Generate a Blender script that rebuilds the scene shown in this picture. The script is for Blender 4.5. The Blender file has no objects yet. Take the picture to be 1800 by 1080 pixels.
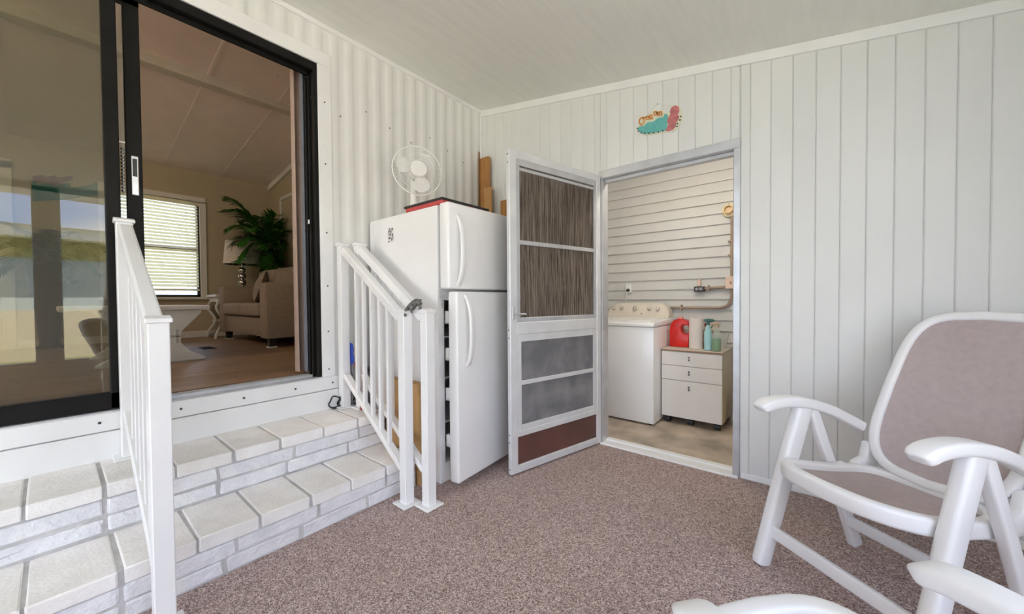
import bpy, bmesh, math, random
from math import sin, cos, pi, radians as RAD, sqrt
from mathutils import Vector as V, Matrix as MX
random.seed(7)
S = bpy.context.scene
COL = S.collection
# ------------------------------------------------------------------ camera
FPX = 663.58
YAW, PITCH, ROLL = RAD(39.2755), RAD(-1.1024), RAD(-.4313)
fw = V((-sin(YAW)*cos(PITCH), cos(YAW)*cos(PITCH), sin(PITCH)))
rt = V((cos(YAW), sin(YAW), 0)); up = rt.cross(fw)
rt2 = cos(ROLL)*rt + sin(ROLL)*up; up2 = -sin(ROLL)*rt + cos(ROLL)*up
cd = bpy.data.cameras.new('camera'); cam = bpy.data.objects.new('camera', cd); COL.objects.link(cam)
cd.sensor_width = 36; cd.lens = FPX/1800*36; cd.clip_start = .02
m = MX.Identity(4)
for i in range(3): m[i][0] = rt2[i]; m[i][1] = up2[i]; m[i][2] = -fw[i]
m.translation = (2.535, -2.65, 1.1); cam.matrix_world = m; S.camera = cam
# ------------------------------------------------------------------ world, sun, exposure
wd = bpy.data.worlds.new('sky'); S.world = wd; wd.use_nodes = True
wn = wd.node_tree; N = wn.nodes; N.clear()
bg = N.new('ShaderNodeBackground'); out = N.new('ShaderNodeOutputWorld')
tc = N.new('ShaderNodeTexCoord'); mp = N.new('ShaderNodeMapping'); mp.inputs['Scale'].default_value = (1, 1, 2.4)
nz = N.new('ShaderNodeTexNoise'); nz.inputs['Scale'].default_value = 2.6; nz.inputs['Detail'].default_value = 7
rp = N.new('ShaderNodeValToRGB'); rp.color_ramp.elements[0].position = .42; rp.color_ramp.elements[1].position = .62
mixs = N.new('ShaderNodeMixRGB'); mixs.inputs[1].default_value = (.42, .55, .88, 1); mixs.inputs[2].default_value = (.95, .96, 1.0, 1)
L = wn.links.new
L(tc.outputs['Generated'], mp.inputs[0]); L(mp.outputs[0], nz.inputs['Vector']); L(nz.outputs['Fac'], rp.inputs[0]); L(rp.outputs[0], mixs.inputs[0])
L(mixs.outputs[0], bg.inputs[0]); L(bg.outputs[0], out.inputs[0]); bg.inputs[1].default_value = 1.5
sd = bpy.data.lights.new('sun', 'SUN'); sd.energy = 8.5; sd.angle = RAD(.6); sd.color = (1, .95, .86)
so = bpy.data.objects.new('sun', sd); COL.objects.link(so)
so.rotation_euler = V((.42, -.28, -.86)).to_track_quat('-Z', 'Y').to_euler()
S.view_settings.view_transform = 'Standard'; S.view_settings.look = 'None'; S.view_settings.gamma = 1
S.view_settings.use_curve_mapping = False
S.view_settings.exposure = 1.8
try:
    S.cycles.use_denoising = True; S.cycles.max_bounces = 14; S.cycles.diffuse_bounces = 8; S.cycles.transparent_max_bounces = 16
    S.cycles.sample_clamp_indirect = 8
except Exception: pass
# ------------------------------------------------------------------ materials
MATS = {}
def mat(name, col, rough=.6, var=.06, scale=6, bump=0, bscale=60, metal=0, spec=.5, stretch=(1, 1, 1), col2=None, rand=0, alpha=1, trans=0, detail=4, emit=0, coat=0, sharp=None):
    if name in MATS: return MATS[name]
    M = bpy.data.materials.new(name); M.use_nodes = True; t = M.node_tree; n = t.nodes; l = t.links.new
    b = n['Principled BSDF']
    tc = n.new('ShaderNodeTexCoord'); mp = n.new('ShaderNodeMapping'); mp.inputs['Scale'].default_value = stretch
    l(tc.outputs['Object'], mp.inputs[0]); vec = mp.outputs[0]
    if rand:
        oi = n.new('ShaderNodeObjectInfo'); ad = n.new('ShaderNodeVectorMath'); ad.operation = 'ADD'
        sc = n.new('ShaderNodeVectorMath'); sc.operation = 'SCALE'; sc.inputs[3].default_value = 37
        l(oi.outputs['Random'], sc.inputs[0]); l(vec, ad.inputs[0]); l(sc.outputs[0], ad.inputs[1]); vec = ad.outputs[0]
    nz = n.new('ShaderNodeTexNoise'); nz.inputs['Scale'].default_value = scale; nz.inputs['Detail'].default_value = detail
    l(vec, nz.inputs['Vector'])
    rp = n.new('ShaderNodeValToRGB')
    lo, hi = sharp if sharp else (.3, .7)
    rp.color_ramp.elements[0].position = lo; rp.color_ramp.elements[1].position = hi
    c2 = col2 if col2 else tuple(max(0, c*(1-var*2)) for c in col)
    c1 = col if col2 else tuple(min(1, c*(1+var*.3)) for c in col)
    rp.color_ramp.elements[0].color = (*c2, 1); rp.color_ramp.elements[1].color = (*c1, 1)
    l(nz.outputs['Fac'], rp.inputs[0]); co = rp.outputs[0]
    if rand:
        hv = n.new('ShaderNodeHueSaturation'); mr = n.new('ShaderNodeMapRange')
        mr.inputs[3].default_value = 1-rand; mr.inputs[4].default_value = 1+rand*.6
        l(oi.outputs['Random'], mr.inputs[0]); l(mr.outputs[0], hv.inputs['Value']); l(co, hv.inputs['Color']); co = hv.outputs[0]
    l(co, b.inputs['Base Color'])
    b.inputs['Roughness'].default_value = rough; b.inputs['Metallic'].default_value = metal
    b.inputs['Specular IOR Level'].default_value = spec; b.inputs['Alpha'].default_value = alpha
    b.inputs['Transmission Weight'].default_value = trans; b.inputs['Coat Weight'].default_value = coat
    if emit: l(co, b.inputs['Emission Color']); b.inputs['Emission Strength'].default_value = emit
    if bump:
        bz = n.new('ShaderNodeTexNoise'); bz.inputs['Scale'].default_value = bscale; bz.inputs['Detail'].default_value = 3
        l(vec, bz.inputs['Vector']); bp = n.new('ShaderNodeBump'); bp.inputs['Strength'].default_value = bump; bp.inputs['Distance'].default_value = .01
        l(bz.outputs['Fac'], bp.inputs['Height']); l(bp.outputs[0], b.inputs['Normal'])
    MATS[name] = M; return M
def glass(name, tint=(.9, .92, .88), refl=1.5, rough=0.0, boost=0.0):
    M = bpy.data.materials.new(name); M.use_nodes = True; t = M.node_tree; n = t.nodes; l = t.links.new; n.clear()
    o = n.new('ShaderNodeOutputMaterial'); tr = n.new('ShaderNodeBsdfTransparent'); gl = n.new('ShaderNodeBsdfGlossy')
    fr = n.new('ShaderNodeFresnel'); mx = n.new('ShaderNodeMixShader'); nz = n.new('ShaderNodeTexNoise'); mm = n.new('ShaderNodeMixRGB')
    nz.inputs['Scale'].default_value = 3; mm.inputs[1].default_value = (*tint, 1); mm.inputs[2].default_value = (*[c*.97 for c in tint], 1)
    l(nz.outputs['Fac'], mm.inputs[0]); l(mm.outputs[0], tr.inputs[0]); fr.inputs[0].default_value = refl
    gl.inputs['Roughness'].default_value = rough; gl.inputs[0].default_value = (1, 1, 1, 1)
    ad = n.new('ShaderNodeMath'); ad.operation = 'ADD'; ad.use_clamp = True; ad.inputs[1].default_value = boost
    l(fr.outputs[0], ad.inputs[0]); l(ad.outputs[0], mx.inputs[0]); l(tr.outputs[0], mx.inputs[1]); l(gl.outputs[0], mx.inputs[2]); l(mx.outputs[0], o.inputs[0])
    MATS[name] = M; return M
def screenmat(name, ca, cb, alpha, streak, scale, rough=.7):
    # dusty woven screen: fine vertical threads, partly see-through
    M = bpy.data.materials.new(name); M.use_nodes = True; t = M.node_tree; n = t.nodes; l = t.links.new
    b = n['Principled BSDF']; tc = n.new('ShaderNodeTexCoord'); mp = n.new('ShaderNodeMapping'); mp.inputs['Scale'].default_value = streak
    nz = n.new('ShaderNodeTexNoise'); nz.inputs['Scale'].default_value = scale; nz.inputs['Detail'].default_value = 5; nz.inputs['Roughness'].default_value = .75
    rp = n.new('ShaderNodeValToRGB'); e = rp.color_ramp.elements; e[0].position = .40; e[1].position = .66
    e[0].color = (*ca, 1); e[1].color = (*cb, 1)
    l(tc.outputs['Object'], mp.inputs[0]); l(mp.outputs[0], nz.inputs['Vector']); l(nz.outputs['Fac'], rp.inputs[0]); l(rp.outputs[0], b.inputs['Base Color'])
    b.inputs['Roughness'].default_value = rough; b.inputs['Alpha'].default_value = alpha; b.inputs['Specular IOR Level'].default_value = .2
    MATS[name] = M; return M
PAINT = mat('wall paint', (.80, .80, .785), .55, .03, 2.5, .05, 40)
PAINT2 = mat('panel paint', (.77, .775, .765), .5, .025, 2, .03, 30, rand=.02)
CEILM = mat('ceiling paint', (.87, .88, .83), .7, .025, 3, .12, 30, stretch=(9, 1, 1))
TRIM = mat('white trim', (.86, .86, .86), .45, .03, 4)
RAILM = mat('white aluminium rail', (.86, .86, .87), .35, .02, 5)
BLACKAL = mat('bronze aluminium', (.010, .009, .008), .5, .2, 8, spec=.2)
SILV = mat('mill aluminium', (.62, .63, .66), .38, .08, 9, metal=.55)
CARPET = None
# ------------------------------------------------------------------ mesh helper
INV = {}
class MB:
    def __init__(s): s.v = []; s.f = []; s.mi = []; s.cur = 0
    def add(s, vs, fs):
        o = len(s.v); s.v += [V(p) for p in vs]; s.f += [tuple(i+o for i in f) for f in fs]; s.mi += [s.cur]*len(fs); return s
    def m(s, i): s.cur = i; return s
    def box(s, x0, x1, y0, y1, z0, z1):
        return s.add([(x, y, z) for x in (x0, x1) for y in (y0, y1) for z in (z0, z1)],
                     [(0, 1, 3, 2), (4, 6, 7, 5), (0, 4, 5, 1), (2, 3, 7, 6), (0, 2, 6, 4), (1, 5, 7, 3)])
    def obox(s, c, ax, ay, az):
        c, ax, ay, az = V(c), V(ax), V(ay), V(az)
        return s.add([c+i*ax+j*ay+k*az for i in (-1, 1) for j in (-1, 1) for k in (-1, 1)],
                     [(0, 1, 3, 2), (4, 6, 7, 5), (0, 4, 5, 1), (2, 3, 7, 6), (0, 2, 6, 4), (1, 5, 7, 3)])
    def bar(s, p, q, w, h, side=None):
        p, q = V(p), V(q); t = (q-p).normalized()
        sd = V(side) if side else (V((0, 0, 1)).cross(t) if abs(t.z) < .99 else V((1, 0, 0)))
        sd = (sd-t*sd.dot(t)).normalized(); n = t.cross(sd)
        return s.obox((p+q)/2, (q-p)/2, sd*w/2, n*h/2)
    def cyl(s, p, q, r, r2=None, n=14, caps=True):
        p, q = V(p), V(q); r2 = r if r2 is None else r2; t = (q-p).normalized()
        a = t.orthogonal().normalized(); b = t.cross(a)
        vs = [p+r*(cos(2*pi*i/n)*a+sin(2*pi*i/n)*b) for i in range(n)]+[q+r2*(cos(2*pi*i/n)*a+sin(2*pi*i/n)*b) for i in range(n)]
        fs = [(i, (i+1) % n, n+(i+1) % n, n+i) for i in range(n)]
        if caps: fs += [tuple(range(n-1, -1, -1)), tuple(range(n, 2*n))]
        return s.add(vs, fs)
    def sweep(s, pts, prof, nrm, closed=False, scl=None, caps=True):
        # prof: (u,v) in side/normal directions; nrm: vector or list of vectors roughly normal to the path
        pts = [V(p) for p in pts]; k = len(pts); n = len(prof); vs = []
        for i, p in enumerate(pts):
            a = pts[i-1] if (i or closed) else pts[0]; b = pts[(i+1) % k] if (i < k-1 or closed) else pts[-1]
            t = (b-a).normalized(); nn = V(nrm[i]) if isinstance(nrm, list) else V(nrm)
            sd = t.cross(nn).normalized(); nn = sd.cross(t).normalized()
            sc = scl[i] if scl else (1, 1)
            vs += [p+sd*u*sc[0]+nn*w*sc[1] for u, w in prof]
        fs = []
        for i in range(k if closed else k-1):
            j = (i+1) % k
            fs += [(i*n+q, i*n+(q+1) % n, j*n+(q+1) % n, j*n+q) for q in range(n)]
        if not closed and caps: fs += [tuple(range(n-1, -1, -1)), tuple((k-1)*n+q for q in range(n))]
        return s.add(vs, fs)
    def tube(s, pts, r, n=8, closed=False, scl=None):
        pts = [V(p) for p in pts]
        d = (pts[-1]-pts[0]); nn = []
        ref = V((0, 0, 1)) if not closed else V((0, 0, 1))
        cur = (pts[1]-pts[0]).orthogonal().normalized()
        for i in range(len(pts)):
            a = pts[max(i-1, 0)]; b = pts[min(i+1, len(pts)-1)]; t = (b-a).normalized()
            cur = (cur-t*cur.dot(t)).normalized(); nn.append(cur.copy())
        return s.sweep(pts, [(r*cos(2*pi*i/n), r*sin(2*pi*i/n)) for i in range(n)], nn, closed, scl)
    def lathe(s, prof, c=(0, 0, 0), n=20, ax=None):
        c = V(c); R = V((0, 0, 1)).rotation_difference(V(ax)).to_matrix() if ax else MX.Identity(3)
        vs = [c+R @ V((r*cos(2*pi*i/n), r*sin(2*pi*i/n), z)) for r, z in prof for i in range(n)]; k = len(prof)
        fs = [(a*n+i, a*n+(i+1) % n, (a+1)*n+(i+1) % n, (a+1)*n+i) for a in range(k-1) for i in range(n)]
        if prof[0][0] > 1e-5: fs.append(tuple(range(n-1, -1, -1)))
        if prof[-1][0] > 1e-5: fs.append(tuple((k-1)*n+i for i in range(n)))
        return s.add(vs, fs)
    def prism(s, poly, fn, d):
        # poly list of 2d, fn(u,v)->V, d: extrusion vector
        n = len(poly); a = [V(fn(*p)) for p in poly]; d = V(d)
        return s.add(a+[p+d for p in a], [tuple(range(n-1, -1, -1)), tuple(range(n, 2*n))]+[(i, (i+1) % n, n+(i+1) % n, n+i) for i in range(n)])
    def grid(s, fn, nu, nv):
        vs = [fn(i/nu, j/nv) for i in range(nu+1) for j in range(nv+1)]
        return s.add(vs, [(i*(nv+1)+j, (i+1)*(nv+1)+j, (i+1)*(nv+1)+j+1, i*(nv+1)+j+1) for i in range(nu) for j in range(nv)])
    def mesh(s, name, mats, bevel=0, smooth=False, inv=None, seg=1, merge=True, angle=40):
        me = bpy.data.meshes.new(name)
        vs = [inv @ p for p in s.v] if inv else s.v
        me.from_pydata([tuple(p) for p in vs], [], s.f)
        for p, i in zip(me.polygons, s.mi): p.material_index = i
        bm = bmesh.new(); bm.from_mesh(me)
        if merge: bmesh.ops.remove_doubles(bm, verts=bm.verts, dist=1e-5)
        bmesh.ops.recalc_face_normals(bm, faces=bm.faces)
        if bevel:
            ed = [e for e in bm.edges if len(e.link_faces) == 2 and e.calc_face_angle(0) > RAD(35)]
            bmesh.ops.bevel(bm, geom=ed, offset=bevel, segments=seg, affect='EDGES', clamp_overlap=True, profile=.5)
        bm.to_mesh(me); bm.free()
        for mm in (mats if isinstance(mats, (list, tuple)) else [mats]): me.materials.append(mm)
        if smooth:
            for p in me.polygons: p.use_smooth = True
            me.set_sharp_from_angle(angle=RAD(angle))
        return me
    def build(s, name, mats, parent=None, bevel=0, smooth=False, seg=1, label=None, kind=None, angle=40):
        inv = None
        if parent is not None:
            r = parent
            while r.parent is not None: r = r.parent
            inv = INV.get(r.name)
        o = bpy.data.objects.new(name, s.mesh(name, mats, bevel, smooth, inv, seg, angle=angle)); COL.objects.link(o)
        if parent is not None: o.parent = parent
        if label: o['label'] = label
        if kind: o['kind'] = kind
        return o
def B(x0, x1, y0, y1, z0, z1): return MB().box(x0, x1, y0, y1, z0, z1)
def tag(o, label, cat, group=None):
    o['label'] = label; o['category'] = cat
    if group: o['group'] = group
    return o
def T(name, label, cat, loc=(0, 0, 0), rz=0, group=None):
    o = bpy.data.objects.new(name, None); COL.objects.link(o); o.location = loc; o.rotation_euler = (0, 0, rz); o.empty_display_size = .1
    INV[o.name] = (MX.Translation(V(loc)) @ MX.Rotation(rz, 4, 'Z')).inverted()
    return tag(o, label, cat, group)
def struct(o, label=None):
    o['kind'] = 'structure'
    if label: o['label'] = label
    return o
def child(name, me, parent, loc=(0, 0, 0), rot=(0, 0, 0), scale=(1, 1, 1)):
    o = bpy.data.objects.new(name, me); COL.objects.link(o); o.parent = parent; o.location = loc; o.rotation_euler = rot; o.scale = scale; return o
def rrect(w, h, r, n=3):
    p = []
    for cx, cy, a0 in ((w/2-r, h/2-r, 0), (-w/2+r, h/2-r, 90), (-w/2+r, -h/2+r, 180), (w/2-r, -h/2+r, 270)):
        p += [(cx+r*cos(RAD(a0+90*i/n)), cy+r*sin(RAD(a0+90*i/n))) for i in range(n+1)]
    return p
def spl(pts, n=6):
    P = [V(p) for p in pts]; o = []
    for i in range(len(P)-1):
        a, b, c, d = P[max(i-1, 0)], P[i], P[i+1], P[min(i+2, len(P)-1)]
        for k in range(n):
            t = k/n; o.append(.5*((2*b)+(c-a)*t+(2*a-5*b+4*c-d)*t*t+(3*b-a-3*c+d)*t**3))
    return o+[P[-1]]

# ================================================================== SETTING: the porch
def carpet():
    M = bpy.data.materials.new('porch carpet'); M.use_nodes = True; t = M.node_tree; n = t.nodes; l = t.links.new
    b = n['Principled BSDF']; tc = n.new('ShaderNodeTexCoord')
    vo = n.new('ShaderNodeTexVoronoi'); vo.inputs['Scale'].default_value = 240
    rp = n.new('ShaderNodeValToRGB'); e = rp.color_ramp.elements; e[0].position = .0; e[0].color = (.17, .115, .095, 1); e[1].position = 1; e[1].color = (.85, .74, .67, 1)
    for p, c in ((.2, (.32, .235, .215)), (.55, (.48, .365, .34)), (.85, (.63, .50, .475))):
        q = e.new(p); q.color = (*c, 1)
    l(tc.outputs['Object'], vo.inputs['Vector'])
    sp = n.new('ShaderNodeSeparateColor'); l(vo.outputs['Color'], sp.inputs[0]); l(sp.outputs[0], rp.inputs[0])
    nz = n.new('ShaderNodeTexNoise'); nz.inputs['Scale'].default_value = 1.6; nz.inputs['Detail'].default_value = 5; l(tc.outputs['Object'], nz.inputs['Vector'])
    mr = n.new('ShaderNodeMapRange'); mr.inputs[3].default_value = .86; mr.inputs[4].default_value = 1.12; l(nz.outputs['Fac'], mr.inputs[0])
    hv = n.new('ShaderNodeHueSaturation'); l(mr.outputs[0], hv.inputs['Value']); l(rp.outputs[0], hv.inputs['Color']); l(hv.outputs[0], b.inputs['Base Color'])
    bp = n.new('ShaderNodeBump'); bp.inputs['Strength'].default_value = .7; bp.inputs['Distance'].default_value = .006
    l(vo.outputs['Distance'], bp.inputs['Height']); l(bp.outputs[0], b.inputs['Normal']); b.inputs['Roughness'].default_value = .95; b.inputs['Specular IOR Level'].default_value = .1
    return M
CARPET = carpet()
struct(B(0, 3.68, -7.0, -.0, -.08, 0).build('floor', CARPET), 'speckled brown outdoor carpet covering the porch floor')
def cz(x): return 2.908-.167*x
# ceiling: sloping slab
struct(MB().prism([(0, cz(0)), (3.95, cz(3.95)), (3.95, cz(3.95)+.1), (0, cz(0)+.1)], lambda x, z: V((x, -7.2, z)), (0, 7.35, 0)).build('ceiling', CEILM), 'sloping pale grey porch ceiling')
# left wall: ribbed aluminium sheet
def ribs(y0, y1, z0, z1, mb):
    per = .105; n = int(round((y1-y0)/per*10)); ys = [y0+(y1-y0)*i/n for i in range(n+1)]
    def xx(y):
        ph = (y/per) % 1; return .008*(.5-.5*math.tanh(2.2*cos(2*pi*ph)))
    mb.grid(lambda u, w: V((xx(ys[int(round(u*n))]), ys[int(round(u*n))], z0+(z1-z0)*w)), n, 1)
mb = MB(); ribs(-1.455, 0, .0, 2.95, mb); ribs(-7.0, -1.455, 2.72, 2.95, mb); ribs(-7.0, -3.46, .6, 2.72, mb)
mb.box(-.09, -.075, -1.53, .0, 0, 2.95); mb.box(-.09, -.075, -7, -1.53, 2.66, 2.95); mb.box(-.09, -.075, -7, -3.38, .6, 2.95)
wl = struct(mb.build('wall_left', PAINT, smooth=True, angle=60), 'white ribbed metal wall of the house')
# flat boards round the sliding door
struct(B(-.075, .016, -1.53, -1.445, .598, 2.636).build('trim_1', TRIM, bevel=.003), 'flat white casing board beside the black sliding door frame')
struct(B(-.075, .016, -3.47, -1.445, 2.637, 2.722).build('trim_2', TRIM, bevel=.003), 'flat white head board over the sliding door')
struct(MB().box(-.2, .022, -7, -1.40, .515, .598).box(-.2, .034, -7, -1.40, .0, .512).build('trim_3', TRIM, bevel=.004), 'white skirt boards under the sliding door sill')
SCREW = mat('dark screw', (.05, .05, .05), .5)
for i, y in enumerate((-2.52, -2.24, -1.97, -1.7, -2.9, -1.47)):
    MB().lathe([(.006, 0), (.006, .003), (.003, .005)], (.022, y, .558), 8, (1, 0, 0)).build('screw', SCREW, bpy.data.objects['trim_3'])
for y, z in ((-1.49, .65), (-1.49, .9), (-1.49, 1.2), (-1.49, 1.55), (-1.49, 2.0), (-1.49, 2.4)):
    MB().lathe([(.005, 0), (.005, .003), (.003, .005)], (.016, y, z), 8, (1, 0, 0)).build('screw', SCREW, bpy.data.objects['trim_1'])
for k in range(9):
    y = -.25-.21*k*.9; MB().lathe([(.005, 0), (.005, .002), (.003, .004)], (.013, y, 2.35+.05*(k % 3)), 8, (1, 0, 0)).build('screw', SCREW, wl)
struct(B(.0, .022, -7, -.0, 2.878, 2.918).build('trim_4', TRIM, bevel=.004), 'narrow white strip where ribbed wall meets ceiling')
# back wall: vertical panels, each a strip with its own edges
DX0, DX1, DZ = 1.243, 2.150, 2.05
wb = struct(MB().box(-.0, DX0, .012, .06, 0, 2.95).box(DX1, 3.68, .012, .06, 0, 2.95).box(DX0, DX1, .012, .06, DZ, 2.95).build('wall_back', PAINT), 'white panelled wall with the laundry doorway')
pm = {}
x = .012-.0035
edges = [.005]
gx = 2.103
while gx > .1: gx -= .1014
while gx < 3.66: edges.append(gx); gx += .1014
edges.append(3.66)
def strip(x0, x1, z0, z1):
    g = .004; zt0 = z1
    # cross-section: flat face with small bevels into a groove
    mb = MB(); c = [(x0, .012), (x0+.0005, .004), (x0+.005, .0), (x1-.005, .0), (x1-.0005, .004), (x1, .012)]
    mb.prism(c, lambda u, w: V((u, w, z0)), (0, 0, z1-z0))
    return mb
for a, b in zip(edges[:-1], edges[1:]):
    zt = cz(a)-.045
    segs = [(a, b, .03, zt)]
    if b > DX0 and a < DX1:
        segs = []
        if a < DX0-.02: segs.append((a, DX0-.005, .03, zt))
        if b > DX1+.02: segs.append((DX1+.005, b, .03, zt))
        segs.append((max(a, DX0), min(b, DX1), DZ+.012, zt))
        if a < DX0: segs[-1] = (DX0-.004, b, DZ+.012, zt)
    for q in segs:
        if q[1]-q[0] > .018: strip(*q).build('panel', PAINT2, wb)
struct(MB().prism([(0, cz(0)-.055), (3.66, cz(3.66)-.055), (3.66, cz(3.66)+.005), (0, cz(0)+.005)], lambda x, z: V((x, -.012, z)), (0, .022, 0)).build('trim_5', TRIM), 'white fascia strip along the top of the panelled wall')
struct(MB().box(.0, DX0-.01, -.006, .012, 0, .035).box(DX1+.01, 3.66, -.006, .012, 0, .035).build('baseboard_back', TRIM, bevel=.003), 'thin white base strip of the panelled wall')
struct(B(.0, .02, -.02, .0, 0, 2.9).build('trim_6', TRIM, bevel=.003), 'white corner strip between ribbed and panelled walls')
# doorway frame (aluminium) and threshold
struct(MB().box(DX0-.012, DX0+.016, -.012, .09, .0, DZ).box(DX1-.03, DX1+.008, -.012, .09, 0, DZ).box(DX0-.012, DX1+.008, -.014, .09, DZ-.045, DZ+.014)
       .box(DX0+.016, DX1-.03, .03, .07, DZ-.07, DZ-.045).build('trim_7', SILV, bevel=.003), 'grey aluminium frame around the laundry doorway')
struct(MB().box(DX0, DX1, -.03, .05, -.03, .012).box(DX0, DX1, .05, .1, -.03, .022).build('trim_8', TRIM, bevel=.004), 'white threshold strip of the laundry doorway')
sp = B(DX1-.034, DX1-.029, .0, .03, .99, 1.05).build('strike_plate', SILV, bpy.data.objects['trim_7'])
B(DX1-.036, DX1-.033, .008, .022, 1.005, 1.035).build('latch_hole', SCREW, sp)
# open side of the porch: knee wall, posts, header; unseen solid end bay added to cut light
wr = struct(MB().box(3.58, 3.68, -7, -1.15, 0, .5).box(3.58, 3.68, -1.15, 0, 0, 2.25).build('wall_right', PAINT), 'low white knee wall along the open side of the porch, with an added solid end bay shading the back wall')
for i, y in enumerate((-4.9, -2.66, -1.25, -6.9)):
    struct(B(3.58, 3.68, y-.095, y+.095, .5, 2.3).build('trim_%d' % (9+i), TRIM, bevel=.004), 'white porch post on the knee wall')
struct(B(3.58, 3.68, -7, 0, 2.25, 2.33).build('trim_17', TRIM), 'white header beam over the open porch side')

# ================================================================== SETTING: living room seen through the sliding door
FZ = .61; XF = -4.2; YG = -.425; YL = -5.4
TAN = mat('tan wall paint', (.46, .39, .27), .75, .03, 2, .05, 60)
WOODF = mat('laminate floor', (.33, .215, .13), .38, .2, 3.5, .04, 40, stretch=(9, .7, 9), rand=.16, col2=(.20, .125, .072))
ICEIL = mat('interior ceiling board', (.86, .76, .70), .8, .03, 5, .08, 90)
WHITEI = mat('interior white trim', (.72, .70, .66), .5, .03, 4)
fi = struct(B(XF-.1, -.19, YL, YG+.1, FZ-.2, FZ-.012).build('floor_interior', mat('subfloor', (.08, .06, .05))), 'wood plank floor of the living room')
pw = .152; k = 0
xs = -.20
while xs > XF:
    x0 = max(xs-pw, XF); y = YL-random.random()*.9
    while y < YG:
        y1 = y+1.22; a, b = max(y, YL), min(y1, YG)
        if b-a > .05: B(x0+.0012, xs-.0012, a+.001, b-.001, FZ-.012, FZ).build('plank', WOODF, fi)
        y = y1
    xs -= pw
WY0, WY1, WZ0, WZ1 = -2.20, -1.30, 1.17, 2.50
struct(MB().box(XF-.12, XF, YL, WY0, FZ-.2, 3.0).box(XF-.12, XF, WY1, YG+.1, FZ-.2, 3.0).box(XF-.12, XF, WY0, WY1, FZ-.2, WZ0).box(XF-.12, XF, WY0, WY1, WZ1, 3.0).build('wall_far', TAN), 'tan far wall of the living room')
def iz(x): return 2.915+.154*(x+4.2)
struct(MB().prism([(XF-.1, FZ-.2), (0, FZ-.2), (0, 3.65), (XF-.1, 3.05)], lambda x, z: V((x, YG, z)), (0, .08, 0)).build('wall_gable', TAN), 'tan gable end wall of the living room')
struct(B(XF-.1, -.075, YL-.1, YL, FZ-.2, 3.65).build('wall_end', TAN), 'tan end wall of the living room')
ci = struct(MB().prism([(XF-.1, iz(XF-.1)+.02), (0.0, iz(0)+.02), (0, iz(0)+.09), (XF-.1, iz(XF-.1)+.09)], lambda x, z: V((x, YL, z)), (0, YG+.1-YL, 0)).build('ceiling_interior', ICEIL), 'sloping panelled living room ceiling')
struct(B(-.10, -.075, -5.4, 0.0, 2.8, 3.7).build('wall_near', TAN), 'inner upper face of the house wall')
y = YG-.02
while y > YL:                                   # ceiling boards 0.61 wide with thin gaps
    for xa, xb in ((XF, -2.06), (-1.98, -.1)):
        MB().prism([(xa, iz(xa)), (xb, iz(xb)), (xb, iz(xb)+.02), (xa, iz(xa)+.02)], lambda x, z: V((x, max(y-.606, YL), z)), (0, .600, 0)).build('panel', ICEIL, ci)
    MB().prism([(XF, iz(XF)-.004), (-.1, iz(-.1)-.004), (-.1, iz(-.1)+.003), (XF, iz(XF)+.003)], lambda x, z: V((x, y-.616, z)), (0, .026, 0)).build('batten', ICEIL, ci)
    y -= .61
struct(B(-2.10, -1.98, YL, YG, iz(-2.04)-.07, iz(-2.04)+.03).build('trim_13', mat('ceiling beam paint', (.66, .62, .53), .6), bevel=.006), 'cream beam across the living room ceiling')
struct(B(XF, XF+.015, YL, YG, FZ, FZ+.09).build('baseboard_far', WHITEI, bevel=.003), 'white baseboard on the far living room wall')
struct(B(XF, -.1, YG-.015, YG, FZ, FZ+.09).build('baseboard_gable', WHITEI, bevel=.003), 'white baseboard on the gable wall')
struct(MB().prism([(XF, iz(XF)-.075), (-.1, iz(-.1)-.075), (-.1, iz(-.1)-.002), (XF, iz(XF)-.002)], lambda x, z: V((x, YG-.03, z)), (0, .03, 0)).build('trim_14', WHITEI), 'white rake moulding along the gable wall')
# raised panel mouldings on gable wall
for xa, xb in ((-3.75, -2.7), (-2.5, -1.4)):
    mb = MB(); z0, z1 = FZ+.2, iz(xa)-.35
    for q in (((xa, z0), (xb, z0)), ((xa, z1), (xb, z1)), ((xa, z0), (xa, z1)), ((xb, z0), (xb, z1))):
        mb.bar((q[0][0], YG-.008, q[0][1]), (q[1][0], YG-.008, q[1][1]), .016, .05, (0, 1, 0))
    struct(mb.build('trim_%d' % (15 if xa < -3 else 16), WHITEI, bevel=.003), 'raised panel moulding on the gable wall')
# white door casing far left
struct(MB().box(XF, XF+.03, -2.98, -2.885, FZ, 2.62).box(XF, XF+.03, -3.8, -2.885, 2.54, 2.64).box(XF, XF+.012, -3.8, -2.98, FZ, 2.54).build('door_3', WHITEI, bevel=.004), 'white interior door with casing in the far wall')
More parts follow.
